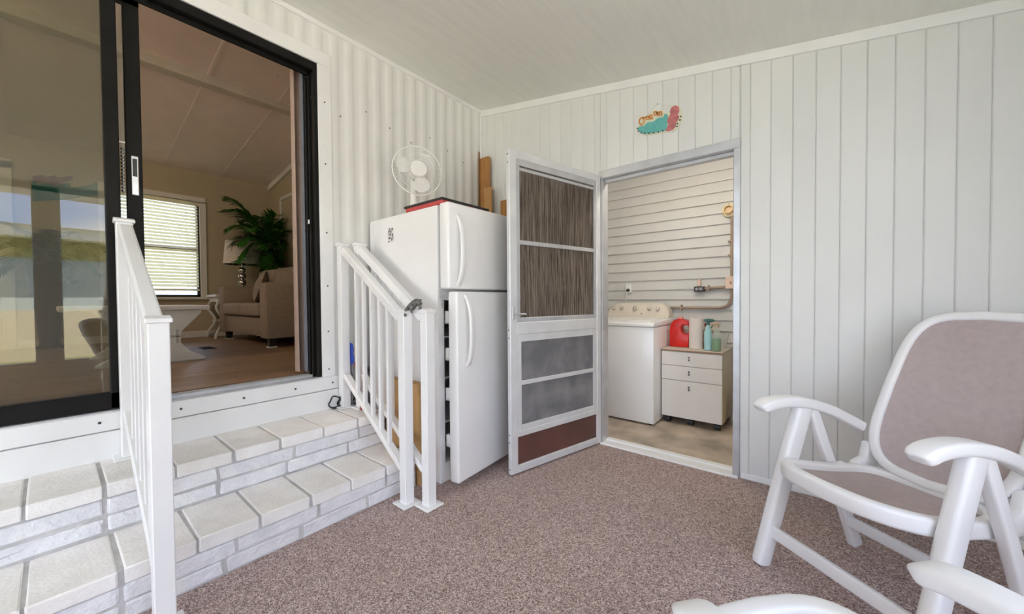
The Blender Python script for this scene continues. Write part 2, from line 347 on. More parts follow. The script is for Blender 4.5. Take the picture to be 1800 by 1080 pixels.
# window
GLASSW = glass('window glass', (.92, .95, .95), 1.45)
w1 = struct(MB().box(XF-.1, XF-.055, WY0, WY0+.035, WZ0, WZ1).box(XF-.1, XF-.055, WY1-.035, WY1, WZ0, WZ1).box(XF-.1, XF-.055, WY0, WY1, WZ0, WZ0+.035).box(XF-.1, XF-.055, WY0, WY1, WZ1-.035, WZ1).box(XF-.09, XF-.06, WY0, WY1, 1.80, 1.845)
            .build('window_1', mat('dark window frame', (.03, .028, .026), .4)), 'living room window with dark frame behind the blind')
B(XF-.082, XF-.078, WY0+.03, WY1-.03, WZ0+.03, 1.81).build('pane', GLASSW, w1)
B(XF-.082, XF-.078, WY0+.03, WY1-.03, 1.84, WZ1-.03).build('pane', GLASSW, w1)
MB().box(XF-.002, XF+.02, WY0-.06, WY0+.01, WZ0-.03, WZ1-.01).box(XF-.002, XF+.02, WY1-.01, WY1+.06, WZ0-.03, WZ1-.01).box(XF-.002, XF+.02, WY0-.06, WY1+.06, WZ1-.01, WZ1+.06).build('window_frame', WHITEI, w1, bevel=.004)
B(XF-.05, XF+.05, WY0-.08, WY1+.08, WZ0-.035, WZ0).build('window_sill', WHITEI, w1, bevel=.004)
BLINDM = mat('blind slat', (.88, .84, .74), .5, .03, 3, trans=0)
_t = BLINDM.node_tree; _p = _t.nodes['Principled BSDF']; _tr = _t.nodes.new('ShaderNodeBsdfTranslucent'); _tr.inputs[0].default_value = (.9, .82, .66, 1)
_mx = _t.nodes.new('ShaderNodeMixShader'); _mx.inputs[0].default_value = .5
_t.links.new(_p.outputs[0], _mx.inputs[1]); _t.links.new(_tr.outputs[0], _mx.inputs[2]); _t.links.new(_mx.outputs[0], _t.nodes['Material Output'].inputs[0])
bl = T('window_blind', 'white horizontal slat blind in the living room window', 'window blind', (XF-.02, -1.75, 1.2))
B(XF-.045, XF+.012, WY0+.012, WY1-.012, WZ1-.06, WZ1-.012).build('head_rail', BLINDM, bl, bevel=.004)
zz = WZ1-.085; sl = MB().grid(lambda u, w: V(((u-.5)*.05, (w-.5)*.85, .003*(1-(2*u-1)**2))), 4, 1); me = sl.mesh('slat', BLINDM, smooth=True)
while zz > 1.30:
    child('slat', me, bl, V((XF-.018, -1.75, zz))-bl.location, (0, RAD(52), 0)); zz -= .0435
B(XF-.04, XF+.005, WY0+.02, WY1-.02, 1.255, 1.285).build('bottom_rail', BLINDM, bl, bevel=.005)
for yy in (-2.05, -1.45):
    MB().cyl((XF+.008, yy, WZ1-.06), (XF+.008, yy, 1.27), .0018, n=6).build('ladder_cord', BLINDM, bl)
# sliding glass door
GD = glass('tinted door glass', (.80, .79, .70), 1.62)
dr = struct(MB().box(-.09, .006, -1.555, -1.53, .6, 2.585).box(-.09, .006, -3.38, -3.335, .6, 2.585).box(-.09, .006, -3.38, -1.53, 2.585, 2.637)
            .box(-.045, -.035, -1.572, -1.555, .6, 2.56).box(-.085, -.075, -1.572, -1.555, .6, 2.56).box(-.045, -.035, -3.33, -1.57, 2.56, 2.585)
            .build('door_2', BLACKAL, bevel=.003), 'black framed sliding glass door, right half open')
MB().box(-.19, .012, -3.38, -1.53, .585, .605).box(-.045, -.038, -3.38, -1.53, .6, .622).box(-.085, -.078, -3.38, -1.53, .6, .622).build('sill_track', SILV, dr, bevel=.002)
fp = MB().box(-.035, .0, -2.482, -2.432, .61, 2.59).box(-.035, 0, -3.34, -3.29, .61, 2.59).box(-.035, 0, -3.34, -2.432, .61, .685).box(-.035, 0, -3.34, -2.432, 2.53, 2.59).build('fixed_panel', BLACKAL, dr, bevel=.003)
B(-.019, -.016, -3.3, -2.475, .68, 2.535).build('pane', GD, fp)
sp = MB().box(-.078, -.045, -2.407, -2.350, .615, 2.585).box(-.078, -.045, -3.28, -3.225, .615, 2.585).box(-.078, -.045, -3.28, -2.35, .615, .68).box(-.078, -.045, -3.28, -2.35, 2.53, 2.585).build('sliding_panel', BLACKAL, dr, bevel=.003)
B(-.063, -.060, -3.23, -2.40, .675, 2.535).build('pane', GLASSW, sp)
CHROME = mat('brushed chrome', (.75, .76, .78), .25, .05, 9, metal=1)
mb = MB().box(-.045, -.036, -2.392, -2.364, 1.62, 1.81).build('door_handle', CHROME, sp, bevel=.003)
B(-.0365, -.035, -2.386, -2.370, 1.71, 1.795).build('finger_recess', SCREW, sp)
MB().box(-.05, -.03, -1.582, -1.574, 1.60, 1.63).build('latch_keeper', CHROME, dr, bevel=.002)
cb = T('bead_chain', 'silver bead chain hanging in the gap between the two sliding door panels', 'chain', (-.03, -2.42, 1.62))
for i in range(13): MB().lathe([(0, -.008), (.0065, -.004), (.0065, .004), (0, .008)], (-.03, -2.42, 1.63+.0165*i), 8).build('bead', CHROME, cb, smooth=True)
MB().cyl((-.03, -2.42, 1.62), (-.03, -2.42, 1.86), .0015, n=6).build('cord', CHROME, cb)
MB().bar((-.03, -2.432, 1.86), (-.03, -2.41, 1.86), .006, .006).build('hook', CHROME, cb)

# ================================================================== SETTING: laundry closet
LZ = -.03; LY = 1.4
CONC = mat('old concrete', (.58, .49, .40), .85, .22, 5, .2, 50, detail=8)
SID = mat('vinyl siding', (.60, .60, .585), .6, .03, 3, .03, 60)
struct(B(.2, 2.75, -.0, LY+.1, LZ-.08, LZ).build('floor_laundry', CONC), 'worn concrete floor of the laundry closet')
ws = struct(B(.2, 2.75, LY, LY+.08, LZ, 2.62).build('wall_siding', SID), 'grey lap siding wall at the back of the laundry closet')
lap = .1016
brd = MB().prism([(0, .003), (-.017, 0), (-.0185, .004), (-.002, lap), (0, lap)], lambda y, z: V((.2, y, z)), (2.55, 0, 0)).mesh('siding_board', SID)
for i in range(26): child('siding_board', brd, ws, (0, LY, LZ+.002+lap*i))
struct(MB().box(.12, .2, .06, LY+.08, LZ, 2.62).build('wall_laundry_left', PAINT), 'side wall of the laundry closet')
struct(MB().box(2.75, 2.83, .06, LY+.08, LZ, 2.62).build('wall_laundry_right', PAINT), 'far side wall of the laundry closet')
struct(B(.12, 2.83, .062, LY+.08, 2.45, 2.55).build('ceiling_laundry', PAINT), 'ceiling of the laundry closet')
lb = T('ceiling_bulb', 'bare warm bulb in a porcelain holder on the laundry closet ceiling', 'lamp', (1.75, .35, 2.45))
MB().lathe([(.0, -.005), (.055, -.005), (.055, .012), (.03, .035), (.022, .05)], (1.75, .35, 2.45), 18, (0, 0, -1)).build('lamp_holder', TRIM, lb, smooth=True)
MB().lathe([(.013, .045), (.016, .06), (.03, .085), (.032, .105), (.02, .13), (0, .138)], (1.75, .35, 2.45), 14, (0, 0, -1)).build('bulb', mat('lit bulb', (1, .82, .6), emit=12), lb, smooth=True)
pl = bpy.data.lights.new('bulb_light', 'POINT'); pl.energy = 4.6; pl.color = (1, .91, .80); pl.shadow_soft_size = .06
po = bpy.data.objects.new('bulb_light', pl); COL.objects.link(po); po.parent = lb; po.location = (0, 0, -.16)

# ================================================================== SETTING: outdoors (seen mirrored in the glass, and through the window)
GRASS = mat('lawn', (.22, .25, .08), .9, .2, 2, .5, 60, detail=8)
DRIVE = mat('concrete drive', (.50, .46, .40), .85, .1, 1.2, .1, 20)
struct(B(-40, 40, -40, 40, -.6, -.1).build('ground', GRASS), 'lawn around the house')
struct(MB().box(3.7, 9.2, -40, 40, -.1, -.085).build('path', DRIVE), 'concrete drive beside and in front of the porch')
nb = T('neighbour_house', 'pale blue neighbouring house mirrored in the sliding door glass', 'house', (12, -3, -.1))
NBW = mat('blue grey siding', (.42, .48, .52), .7, .04, 1.5); NBL = mat('beige wainscot', (.55, .49, .40), .8); OLV = mat('olive eave shade', (.36, .34, .16), .8); FAS = mat('pale fascia', (.72, .74, .72), .6)
B(10.2, 15, -14, 9, .95, 2.3).build('wall', NBW, nb); B(10.18, 15, -14, 9, -.1, .95).build('wainscot', NBL, nb)
B(10.15, 15, -14, 9, 2.05, 2.45).build('eave_shade_band', OLV, nb); B(9.6, 15.4, -14.4, 9.4, 2.45, 2.66).build('fascia', FAS, nb)  # olive band: shadow under the eave put into the wall colour
MB().prism([(9.5, 2.66), (15.5, 2.66), (12.5, 3.05)], lambda x, z: V((x, -14.4, z)), (0, 23.8, 0)).build('roof', mat('pale roof', (.62, .62, .6), .7), nb)
LEAFM = mat('tree leaf', (.10, .16, .05), .7, .3, 8, rand=.1)
def tree(x, y, h, r, label):
    t = T('tree', label, 'tree', (x, y, -.1), group='trees beyond the drive')
    MB().tube(spl([(x, y, -.15), (x+.15, y, h*.35), (x-.1, y+.1, h*.7)], 5), .14, 8).build('trunk', mat('bark', (.17, .12, .09), .9), t, smooth=True)
    mb = MB()
    for i in range(520):
        a = V((random.gauss(0, 1), random.gauss(0, 1), random.gauss(0, .8))).normalized()*r*random.uniform(.35, 1)
        c = V((x, y, h*.75))+a; s = random.uniform(.12, .3); u = V((random.uniform(-1, 1), random.uniform(-1, 1), random.uniform(-1, 1))).normalized(); w = u.orthogonal().normalized()
        mb.add([c-u*s, c+w*s*.4, c+u*s, c-w*s*.4], [(0, 1, 2, 3)])
    mb.build('crown', LEAFM, t, kind='stuff')
tree(18, -7.5, 5.5, 1.7, 'tree behind the neighbouring house nearest the post reflection')
tree(19, -12.5, 6.2, 1.9, 'taller tree behind the neighbouring house roof')
# roof over the house so that the sun stays outside
struct(MB().prism([(-4.9, 3.02), (.05, 3.82), (.05, 3.9), (-4.9, 3.1)], lambda x, z: V((x, -7.6, z)), (0, 9.2, 0)).build('roof', mat('roof shingle', (.25, .24, .23), .9)), 'house roof')

# ================================================================== STEPS of painted brick
CAPM = mat('painted cap brick', (.92, .905, .89), .8, .1, 9, .35, 70, rand=.04, col2=(.83, .80, .77))
BRKM = mat('painted rough brick', (.84, .84, .86), .8, .06, 14, .9, 45, rand=.04, col2=(.72, .72, .76))
MORT = mat('grey mortar', (.60, .59, .59), .9, .15, 12, .4, 60)
st = T('brick_steps', 'two white painted brick steps below the sliding door', 'steps', (.35, -2.4, 0))
MB().box(.016, .366, -3.7, -1.3, 0, .3845).box(.36, .682, -3.7, -1.3, 0, .1845).build('mortar_core', MORT, st)
def brick(x0, x1, y0, y1, z0, z1, mm, bev=.005, rough=.0035):
    mb = MB(); nx, ny, nz_ = 2, 4, 2
    me = B(0, x1-x0, 0, y1-y0, 0, z1-z0).mesh('brick', mm, bev, seg=2)
    for v in me.vertices: v.co += V((random.uniform(-1, 1), random.uniform(-1, 1), random.uniform(-1, 1)))*rough*.35
    o = child('brick', me, st, V((x0, y0, z0))-st.location); o.rotation_euler = (RAD(random.uniform(-.35, .35)), 0, RAD(random.uniform(-.5, .5)))
    return o
UJ = [-3.56, -3.35, -3.14, -2.935, -2.725, -2.53, -2.318, -2.11, -1.912, -1.69, -1.485, -1.30]
LJ = [-3.56, -3.35, -3.13, -2.925, -2.72, -2.515, -2.31, -2.10, -1.895, -1.70, -1.50, -1.30]
for J, x0, x1, z in ((UJ, .032, .378, .39), (LJ, .366, .695, .19)):
    for a, b in zip(J[:-1], J[1:]): brick(x0, x1+random.uniform(-.004, .004), a+.006, b-.006, z-.055, z+random.uniform(-.002, .002), CAPM)
for z0, z1, xf, off in ((.198, .260, .372, .06), (.268, .328, .373, .22), (.004, .063, .686, .13), (.07, .129, .688, .27)):
    y = -3.7+off*.5
    while y < -1.3:
        y1 = min(y+random.choice((.29, .33, .36)), -1.3)
        cut = -2.53 if xf < .5 else -2.515
        if y < cut < y1 or (y < cut and 0 < cut-y1 < .16): y1 = cut
        if -1.3-y1 < .12: y1 = -1.3
        if y1-y > .03: brick(xf-.07, xf+random.uniform(-.004, .004), y+.006, y1-.006, z0, z1, BRKM, .007, .008)
        y = y1
# ================================================================== RAILINGS
def railing(label, pt, pb, nb_=5, seed=0, x0=.19, dx=.103):
    t = T('stair_railing', label, 'railing', (pb[0], pb[1], 0), group='white stair railings')
    h = .0275
    for (x, y), zb, zt in ((pt, .391, 1.485), (pb, .001, 1.055)):
        p = B(x-h, x+h, y-h, y+h, zb+.006, zt-.02).build('post', RAILM, t, bevel=.003)
        B(x-.056, x+.056, y-.056, y+.056, zb, zb+.009).build('base_plate', RAILM, p, bevel=.003)
        MB().prism([(-.034, 0), (.034, 0), (.034, .014), (.0, .024), (-.034, .014)], lambda u, w: V((x+u, y-.034, zt-.022+w)), (0, .068, 0)).build('post_cap', RAILM, p, bevel=.002)
    A = V((pt[0]+h, pt[1], 1.435)); Bm = V((pb[0]-h, pb[1], 1.005))
    MB().bar(A, Bm, .05, .05).build('handrail', RAILM, t, bevel=.008, seg=2)
    A2 = V((pt[0]+h, pt[1], .605)); B2 = V((pb[0]-h, pb[1], .185))
    MB().bar(A2, B2, .045, .032).build('bottom_rail', RAILM, t, bevel=.005)
    for f in (.235, .375, .516, .657, .79):
        a = A2.lerp(B2, f); b = A.lerp(Bm, f)
        B(a.x-.011, a.x+.011, a.y-.011, a.y+.011, a.z+.005, b.z-.01).build('baluster', RAILM, t, bevel=.002)
    return t
railing('white stair railing nearest the camera, standing before the glass panel', (.07, -2.43), (.84, -2.428), 6)
railing('white stair railing on the fridge side, the one standing on the brick steps edge', (.07, -1.412), (.807, -1.447), 6)
railing('white stair railing closest to the fridge, behind its twin', (.165, -1.345), (.919, -1.386), 6)
# frog
FROG = mat('grey mottled frog skin', (.20, .20, .19), .7, .25, 60, .4, 120)
fr = T('frog', 'small grey frog perched on the white railing post by the fridge', 'frog', (.88, -1.41, 1.055))
o_ = V((.856, -1.425, 1.062))
bd = spl([(-.06, 0, -.032), (-.05, 0, -.022), (-.02, 0, .004), (.015, 0, .026), (.036, 0, .031), (.052, 0, .024), (.058, 0, .018)], 4); nn = len(bd)
rad_ = [(.35, .35), (.9, .85), (1.12, 1.1), (.95, 1.0), (.92, .9), (.62, .6), (.3, .3)]
sc = [tuple(rad_[min(q//4, 5)][c]*(1-(q % 4)/4)+rad_[min(q//4+1, 6)][c]*((q % 4)/4) for c in (0, 1)) for q in range(nn)]
mb = MB().sweep([p+o_ for p in bd], [(.022*cos(2*pi*i/12), .018*sin(2*pi*i/12)) for i in range(12)], V((0, 0, 1)), scl=sc)
for s_ in (-1, 1):
    mb.tube([o_+V(p) for p in spl([(.012, .016*s_, .016), (.022, .03*s_, .004), (.018, .028*s_, -.014), (.032, .034*s_, -.022)], 3)], .0065, 7)
    mb.tube([o_+V(p) for p in spl([(-.045, .014*s_, -.014), (-.012, .036*s_, -.006), (-.036, .036*s_, -.03), (-.016, .04*s_, -.04)], 3)], .009, 7)
mb.build('body', FROG, fr, smooth=True)
for s_ in (-1, 1): MB().lathe([(0, -.005), (.004, -.003), (.005, 0), (.004, .003), (0, .005)], (.896, -1.425+.017*s_, 1.103), 8).build('eye', SCREW, fr, smooth=True)
# ================================================================== FRIDGE
FRW = mat('fridge enamel', (.86, .86, .87), .3, .015, 4, .03, 160, coat=.2)
GASK = mat('grey gasket', (.38, .38, .39), .7)
LINER = mat('fridge liner', (.82, .83, .84), .4)
DARK = mat('black plastic', (.02, .02, .022), .5)
f = T('refrigerator', 'white top-freezer refrigerator with its lower door ajar', 'refrigerator', (.42, -.85, 0))
Y0, Y1 = -1.205, -.50
cab = MB().box(.06, .79, Y0, Y0+.045, .03, 1.658).box(.06, .79, Y1-.045, Y1, .03, 1.658).box(.061, .789, Y0+.045, Y1-.045, 1.61, 1.657).box(.061, .789, Y0+.045, Y1-.045, .03, .12).box(.061, .12, Y0+.045, Y1-.045, .12, 1.61).box(.12, .789, Y0+.045, Y1-.045, 1.10, 1.18)
cab.build('cabinet', FRW, f)
B(.10, .107, Y0-.002, Y0, .05, 1.65).build('side_seam', FRW, f)
MB().box(.10, .76, Y0+.04, Y1-.04, .35, .36).box(.10, .76, Y0+.04, Y1-.04, .62, .63).box(.1, .76, Y0+.04, Y1-.04, .87, .88).build('inner_shelf', LINER, f)
B(.70, .785, Y0+.01, Y1-.01, .0, .075).build('toe_grille', FRW, f, bevel=.004)
for yy in (Y0+.06, Y1-.06): MB().cyl((.72, yy-.015, .016), (.72, yy+.015, .016), .016).build('roller', DARK, f)
fd = B(.806, .888, Y0, Y1, 1.165, 1.668).build('freezer_door', FRW, f, bevel=.014, seg=3, smooth=True)
B(.789, .807, Y0+.012, Y1-.012, 1.175, 1.655).build('gasket', GASK, fd)
def handle(parent, x, y, z0, z1):
    pts = spl([(x-.004, y, z1), (x+.016, y, z1-.03), (x+.038, y, z1-.10), (x+.045, y, (z0+z1)/2), (x+.038, y, z0+.10), (x+.016, y, z0+.03), (x-.004, y, z0)], 5)
    return MB().sweep(pts, rrect(.034, .018, .008), V((1, 0, .01))).build('handle', FRW, parent, smooth=True)
handle(fd, .886, Y0+.075, 1.185, 1.60)
ang = RAD(5.4); hg = V((.805, Y1, 0))
Rm = MX.Translation(hg) @ MX.Rotation(ang, 4, 'Z') @ MX.Translation(-hg)
def rot(mb):
    mb.v = [Rm @ p for p in mb.v]; return mb
ld = rot(B(.806, .878, Y0, Y1, .045, 1.150)).build('door', FRW, f, bevel=.013, seg=3, smooth=True)
rot(B(.797, .807, Y0+.05, Y1-.02, .08, 1.12)).build('gasket', GASK, ld)
pts = spl([(.874, Y0+.075, 1.125), (.895, Y0+.075, 1.10), (.918, Y0+.075, 1.02), (.924, Y0+.075, .91), (.917, Y0+.075, .80), (.895, Y0+.08, .735), (.874, Y0+.085, .715)], 5)
rot(MB().sweep(pts, rrect(.034, .018, .008), V((1, 0, .01)))).build('handle', FRW, ld, smooth=True)
for z in (.22, .50, .74, .96):
    rot(MB().box(.735, .80, Y0+.05, Y1-.06, z, z+.012).box(.735, .742, Y0+.05, Y1-.06, z, z+.075).box(.735, .80, Y0+.05, Y0+.058, z, z+.075).box(.735, .80, Y1-.068, Y1-.06, z, z+.075)).build('door_bin', LINER, ld)
MB().bar((.80, Y0+.01, 1.16), (.84, Y0-.002, 1.06), .004, .018).build('hinge_strap', GASK, f)
MB().cyl((.80, Y1-.03, 1.148), (.80, Y1-.03, 1.17), .012).build('hinge', GASK, f)
STK = mat('printed sticker', (.75, .75, .76), .5, .1, 90, col2=(.08, .08, .09), sharp=(.44, .56))
B(.285, .345, Y0-.0025, Y0-.0005, 1.49, 1.585).build('sticker', STK, f, label='small grey printed sticker')
# red case on fridge
RED = mat('red lid', (.55, .06, .065), .45, .08, 8); 
tr = T('storage_case', 'flat red case with black rim lying on top of the fridge', 'storage case', (.62, -1.03, 1.668))
B(.44, .80, -1.175, -.78, 1.668, 1.70).build('base', RED, tr, bevel=.006)
MB().sweep([(.437, -1.178, 1.703), (.803, -1.178, 1.703), (.803, -.777, 1.703), (.437, -.777, 1.703)], rrect(.012, .014, .004), V((0, 0, 1)), closed=True).build('rim', DARK, tr)
B(.45, .79, -1.165, -.79, 1.70, 1.708).build('lid', RED, tr, bevel=.003)
B(.797, .806, -1.08, -.97, 1.69, 1.708).build('clasp', DARK, tr, bevel=.002)
# fan
FANW = mat('white fan plastic', (.84, .84, .82), .35, .02, 5)
FANB = mat('fan blade', (.80, .81, .80), .3, .02, 5, alpha=.86)
fc = V((.40, -1.045, 1.985)); fd_ = (V((2.535, -2.65, 1.15))-fc); fd_ = V((fd_.x, fd_.y*.55, .12)).normalized()
fan = T('desk_fan', 'white round desk fan standing on top of the fridge', 'fan', (.31, -1.02, 1.668))
ux = V((0, 0, 1)).cross(fd_).normalized(); uy = fd_.cross(ux)
def ring(c, r, tr_, mb, n=40): return mb.sweep([c+r*(cos(2*pi*i/n)*ux+sin(2*pi*i/n)*uy) for i in range(n)], [(tr_*cos(a*pi/3), tr_*sin(a*pi/3)) for a in range(6)], fd_, closed=True)
bx, by = .31, -1.01
MB().lathe([(.0, 0), (.09, 0), (.095, .012), (.085, .028), (.04, .04), (.026, .05)], (bx, by, 1.669), 24).build('base', FANW, fan, smooth=True)
MB().sweep([(bx, by, 1.70), (bx-.005, by, 1.82), (bx-.01, by+.005, 1.93), (bx+.0, by, 1.99)], rrect(.036, .05, .014), V((1, 0, 0)), scl=[(1.4, 1.3), (1, 1), (.9, .9), (1, 1)]).build('neck', FANW, fan, smooth=True)
MB().lathe([(.0, -.12), (.03, -.115), (.047, -.08), (.05, -.03), (.045, -.012)], fc, 18, fd_).build('motor_housing', FANW, fan, smooth=True)
mb = MB(); R0 = .168
ring(fc+fd_*.0, R0, .0045, mb); ring(fc+fd_*.035, R0*.62, .0012, mb); ring(fc-fd_*.03, R0*.7, .0012, mb)
for i in range(44):
    a = 2*pi*i/44; d = cos(a)*ux+sin(a)*uy
    mb.tube([fc+d*R0, fc+d*R0*.93+fd_*.022, fc+d*R0*.62+fd_*.036, fc+d*.045+fd_*.042], .0005, 4)
    mb.tube([fc+d*R0, fc+d*R0*.93-fd_*.018, fc+d*R0*.6-fd_*.035, fc+d*.045-fd_*.04], .0005, 4)
mb.build('wire_guard', FANW, fan, smooth=True)
MB().lathe([(.056, .034), (.058, .042), (.05, .05), (.0, .053)], fc, 24, fd_).build('badge_cap', FANW, fan, smooth=True)
for k in range(3):
    a0 = RAD(165+120*k)
    def bl_(u, w):
        rr = .03+.115*u; aa = a0+(w-.5)*(1.0-.25*u+.25*sin(pi*u)); z = .018*(w-.5)*(1.2-.4*u)
        if u > .8: aa = a0+(w-.5)*(1.0-.25*u+.25*sin(pi*u))*(1-((u-.8)/.2)**2*.45)
        return fc+rr*(cos(aa)*ux+sin(aa)*uy)+fd_*z
    MB().grid(bl_, 8, 6).build('blade', FANB, fan, smooth=True)
# timber leaning in the corner behind the fridge
TIM = mat('orange stained timber', (.50, .25, .075), .6, .16, 6, .08, 30, stretch=(7, 7, .7), col2=(.36, .16, .045))
TIM2 = mat('light timber', (.56, .31, .12), .6, .14, 6, .08, 30, stretch=(7, 7, .7), col2=(.44, .23, .08))
def plank(name, label, c, w, d, h, mm, lean):
    t = MB().obox((0, 0, h/2), (w/2, 0, 0), (0, d/2, 0), (0, 0, h/2)).build(name, mm, bevel=.003)
    t.location = c; t.rotation_euler = lean; return tag(t, label, 'timber plank', 'planks in the corner')
plank('timber_plank', 'tallest orange wood plank in the wall corner behind the fridge', (.12, -.10, .0), .11, .035, 2.43, TIM, (RAD(-1.2), RAD(-.6), 0))
plank('timber_plank', 'lighter shorter wood plank in front of the tallest plank', (.20, -.13, .0), .09, .02, 2.13, TIM2, (RAD(-1.0), RAD(-.8), 0))
plank('timber_plank', 'short dark orange wood plank half hidden by the screen door edge', (.34, -.05, .0), .13, .03, 2.0, TIM, (RAD(-.6), 0, 0))
plank('timber_stick', 'thin dark stick beside the tallest wood plank in the corner', (.06, -.13, .0), .014, .014, 2.49, mat('dark stick', (.25, .12, .05), .7), (RAD(-1.2), RAD(-.3), 0))
# things between the railing and the fridge
CARD = mat('cardboard', (.50, .30, .13), .85, .08, 5, .05, 60)
cbx = T('cardboard_box', 'tall brown cardboard box squeezed between the railings and the fridge', 'cardboard box', (.55, -1.255, 0))
B(.36, .72, -1.288, -1.222, .0, .60).build('body', CARD, cbx, bevel=.002)
MB().obox((.54, -1.293, .575), (.18, 0, 0), (0, .0025, 0), (0, 0, .03)).build('flap', CARD, cbx)
B(.60, .66, -1.2895, -1.2875, .08, .20).build('print_mark', mat('box print', (.16, .08, .04), .8, .2, 30), cbx)
saw = T('hand_saw', 'hand saw with blue handle propped behind the railing post', 'saw', (.1, -1.38, .392))
BLUE = mat('blue plastic', (.01, .05, .42), .4, .1, 8)
hp = [(-.035, .0), (-.01, .02), (.025, .015), (.04, -.02), (.032, -.05), (.045, -.08), (.035, -.12), (.0, -.13), (-.02, -.10), (-.01, -.06), (-.03, -.03)]
MB().prism([(u*1., w) for u, w in hp], lambda u, w: V((.092+u, -1.3835, .80+w)), (0, .009, 0)).build('handle', BLUE, saw, bevel=.004, smooth=True)
MB().prism([(.067, .70), (.117, .70), (.107, .402), (.092, .402)], lambda u, w: V((u, -1.3795, w)), (0, .0025, 0)).build('blade', mat('saw steel', (.4, .4, .42), .35, .1, 9, metal=.8), saw)
rs = MB().tube(spl([(.235, -1.385, .393), (.215, -1.392, .55), (.192, -1.40, .70)], 4), .009, 8).build('red_stick', mat('dark red paint', (.30, .02, .025), .5, .1, 9), smooth=True)
tag(rs, 'dark red stick standing behind the railing beside the saw', 'stick')
BLK = mat('black rubber', (.02, .02, .02), .55, .1, 9)
cd_ = MB()
for k in range(3):
    r = .036-.004*k; c = V((.055, -1.475+.05*k, .432)); cd_.tube([c+V((.012*sin(3*a)+.008*k, r*cos(a), r*sin(a)*1.05)) for a in [RAD(12*i) for i in range(31)]], .0045, 6)
cd_.tube(spl([(.05, -1.50, .40), (.06, -1.46, .398), (.08, -1.36, .40), (.10, -1.315, .396)], 5), .0045, 6)
tag(cd_.build('coiled_cable', BLK, smooth=True), 'black cable coil at the foot of the railing by the sill', 'cable')
gb = T('plastic_bin', 'grey plastic bin on the brick step end behind the railings', 'bin', (.22, -1.26, 0))
MB().box(.12, .33, -1.295, -1.22, .0, .62).build('body', mat('grey plastic', (.38, .38, .40), .55), gb, bevel=.006)
B(.115, .335, -1.299, -1.216, .62, .645).build('rim', mat('dark grey plastic', (.12, .12, .13), .5), gb, bevel=.003)

# ================================================================== SCREEN DOOR (open)
ALW = mat('white painted aluminium', (.74, .75, .77), .4, .05, 7, metal=.25)
SCR = screenmat('dusty upper screen', (.035, .024, .018), (.30, .25, .21), .95, (130, 130, 2.6), 1.5)
PLX = mat('scuffed grey pane', (.30, .29, .30), .35, .35, 6, col2=(.15, .15, .165), alpha=.95, detail=9, sharp=(.4, .75))
KICK = mat('brown kick plate', (.13, .055, .045), .5, .15, 4, .05, 30)
hx, hy = 1.238, -.022
da = math.atan2(-.834, 1.053-1.243)
sdoor = T('door_1', 'open aluminium screen door with brown kick plate', 'door', (hx, hy, .012), da); del INV[sdoor.name]
sdoor['kind'] = 'structure'; del sdoor['category']
def D(x0, x1, z0, z1, y0=-.016, y1=.016): return MB().box(x0, x1, y0, y1, z0, z1)
DWD = .862
D(0, .045, 0, 2.012).build('stile', ALW, sdoor, bevel=.003); fs = D(.806, DWD, 0, 2.012).build('stile', ALW, sdoor, bevel=.003)
D(.045, .806, 1.962, 2.012).build('rail', ALW, sdoor, bevel=.003); D(.045, .806, .870, .945).build('rail', ALW, sdoor, bevel=.003)
D(.045, .806, .0, .048).build('rail', ALW, sdoor, bevel=.003); D(.045, .806, .225, .262).build('rail', ALW, sdoor, bevel=.003)
up_ = MB().box(.045, .072, -.012, .012, .945, 1.962).box(.779, .806, -.012, .012, .945, 1.962).box(.072, .779, -.012, .012, .945, .975).box(.072, .779, -.012, .012, 1.925, 1.962).box(.072, .779, -.01, .01, 1.895, 1.915).box(.072, .779, -.012, .012, 1.435, 1.462).build('screen_frame', SILV, sdoor, bevel=.002)
B(.07, .781, -.002, .002, 1.46, 1.93).build('screen', SCR, up_); B(.07, .781, -.002, .002, .97, 1.437).build('screen', SCR, up_)
lo_ = MB().box(.045, .078, -.012, .012, .262, .870).box(.773, .806, -.012, .012, .262, .870).box(.078, .773, -.012, .012, .262, .295).box(.078, .773, -.012, .012, .822, .870).box(.078, .773, -.012, .012, .548, .575).build('pane_frame', ALW, sdoor, bevel=.002)
B(.076, .775, -.003, .003, .573, .824).build('pane', PLX, lo_); B(.076, .775, -.003, .003, .293, .55).build('pane', PLX, lo_)
B(.045, .806, -.004, .004, .046, .227).build('kick_plate', KICK, sdoor)
for sy in (-1, 1):
    MB().box(.824, .846, *sorted((sy*.016, sy*.021)), .965, 1.045).build('latch_plate', SILV, sdoor, bevel=.002)
    MB().tube(spl([(.835, sy*.018, 1.0), (.835, sy*.045, 1.0), (.82, sy*.052, 1.0), (.765, sy*.05, .998)], 4), .006, 8).build('handle', SILV, sdoor, smooth=True)
for z in (1.98, 1.93, .90, .85, .245, .20, .03): MB().lathe([(.004, 0), (.004, .003), (0, .004)], (DWD, 0, z), 8, (1, 0, 0)).build('screw', SCREW, fs)
for z in (.2, 1.0, 1.8): MB().cyl((-.004, .0, z-.04), (-.004, .0, z+.04), .006, n=8).build('hinge', SILV, sdoor)

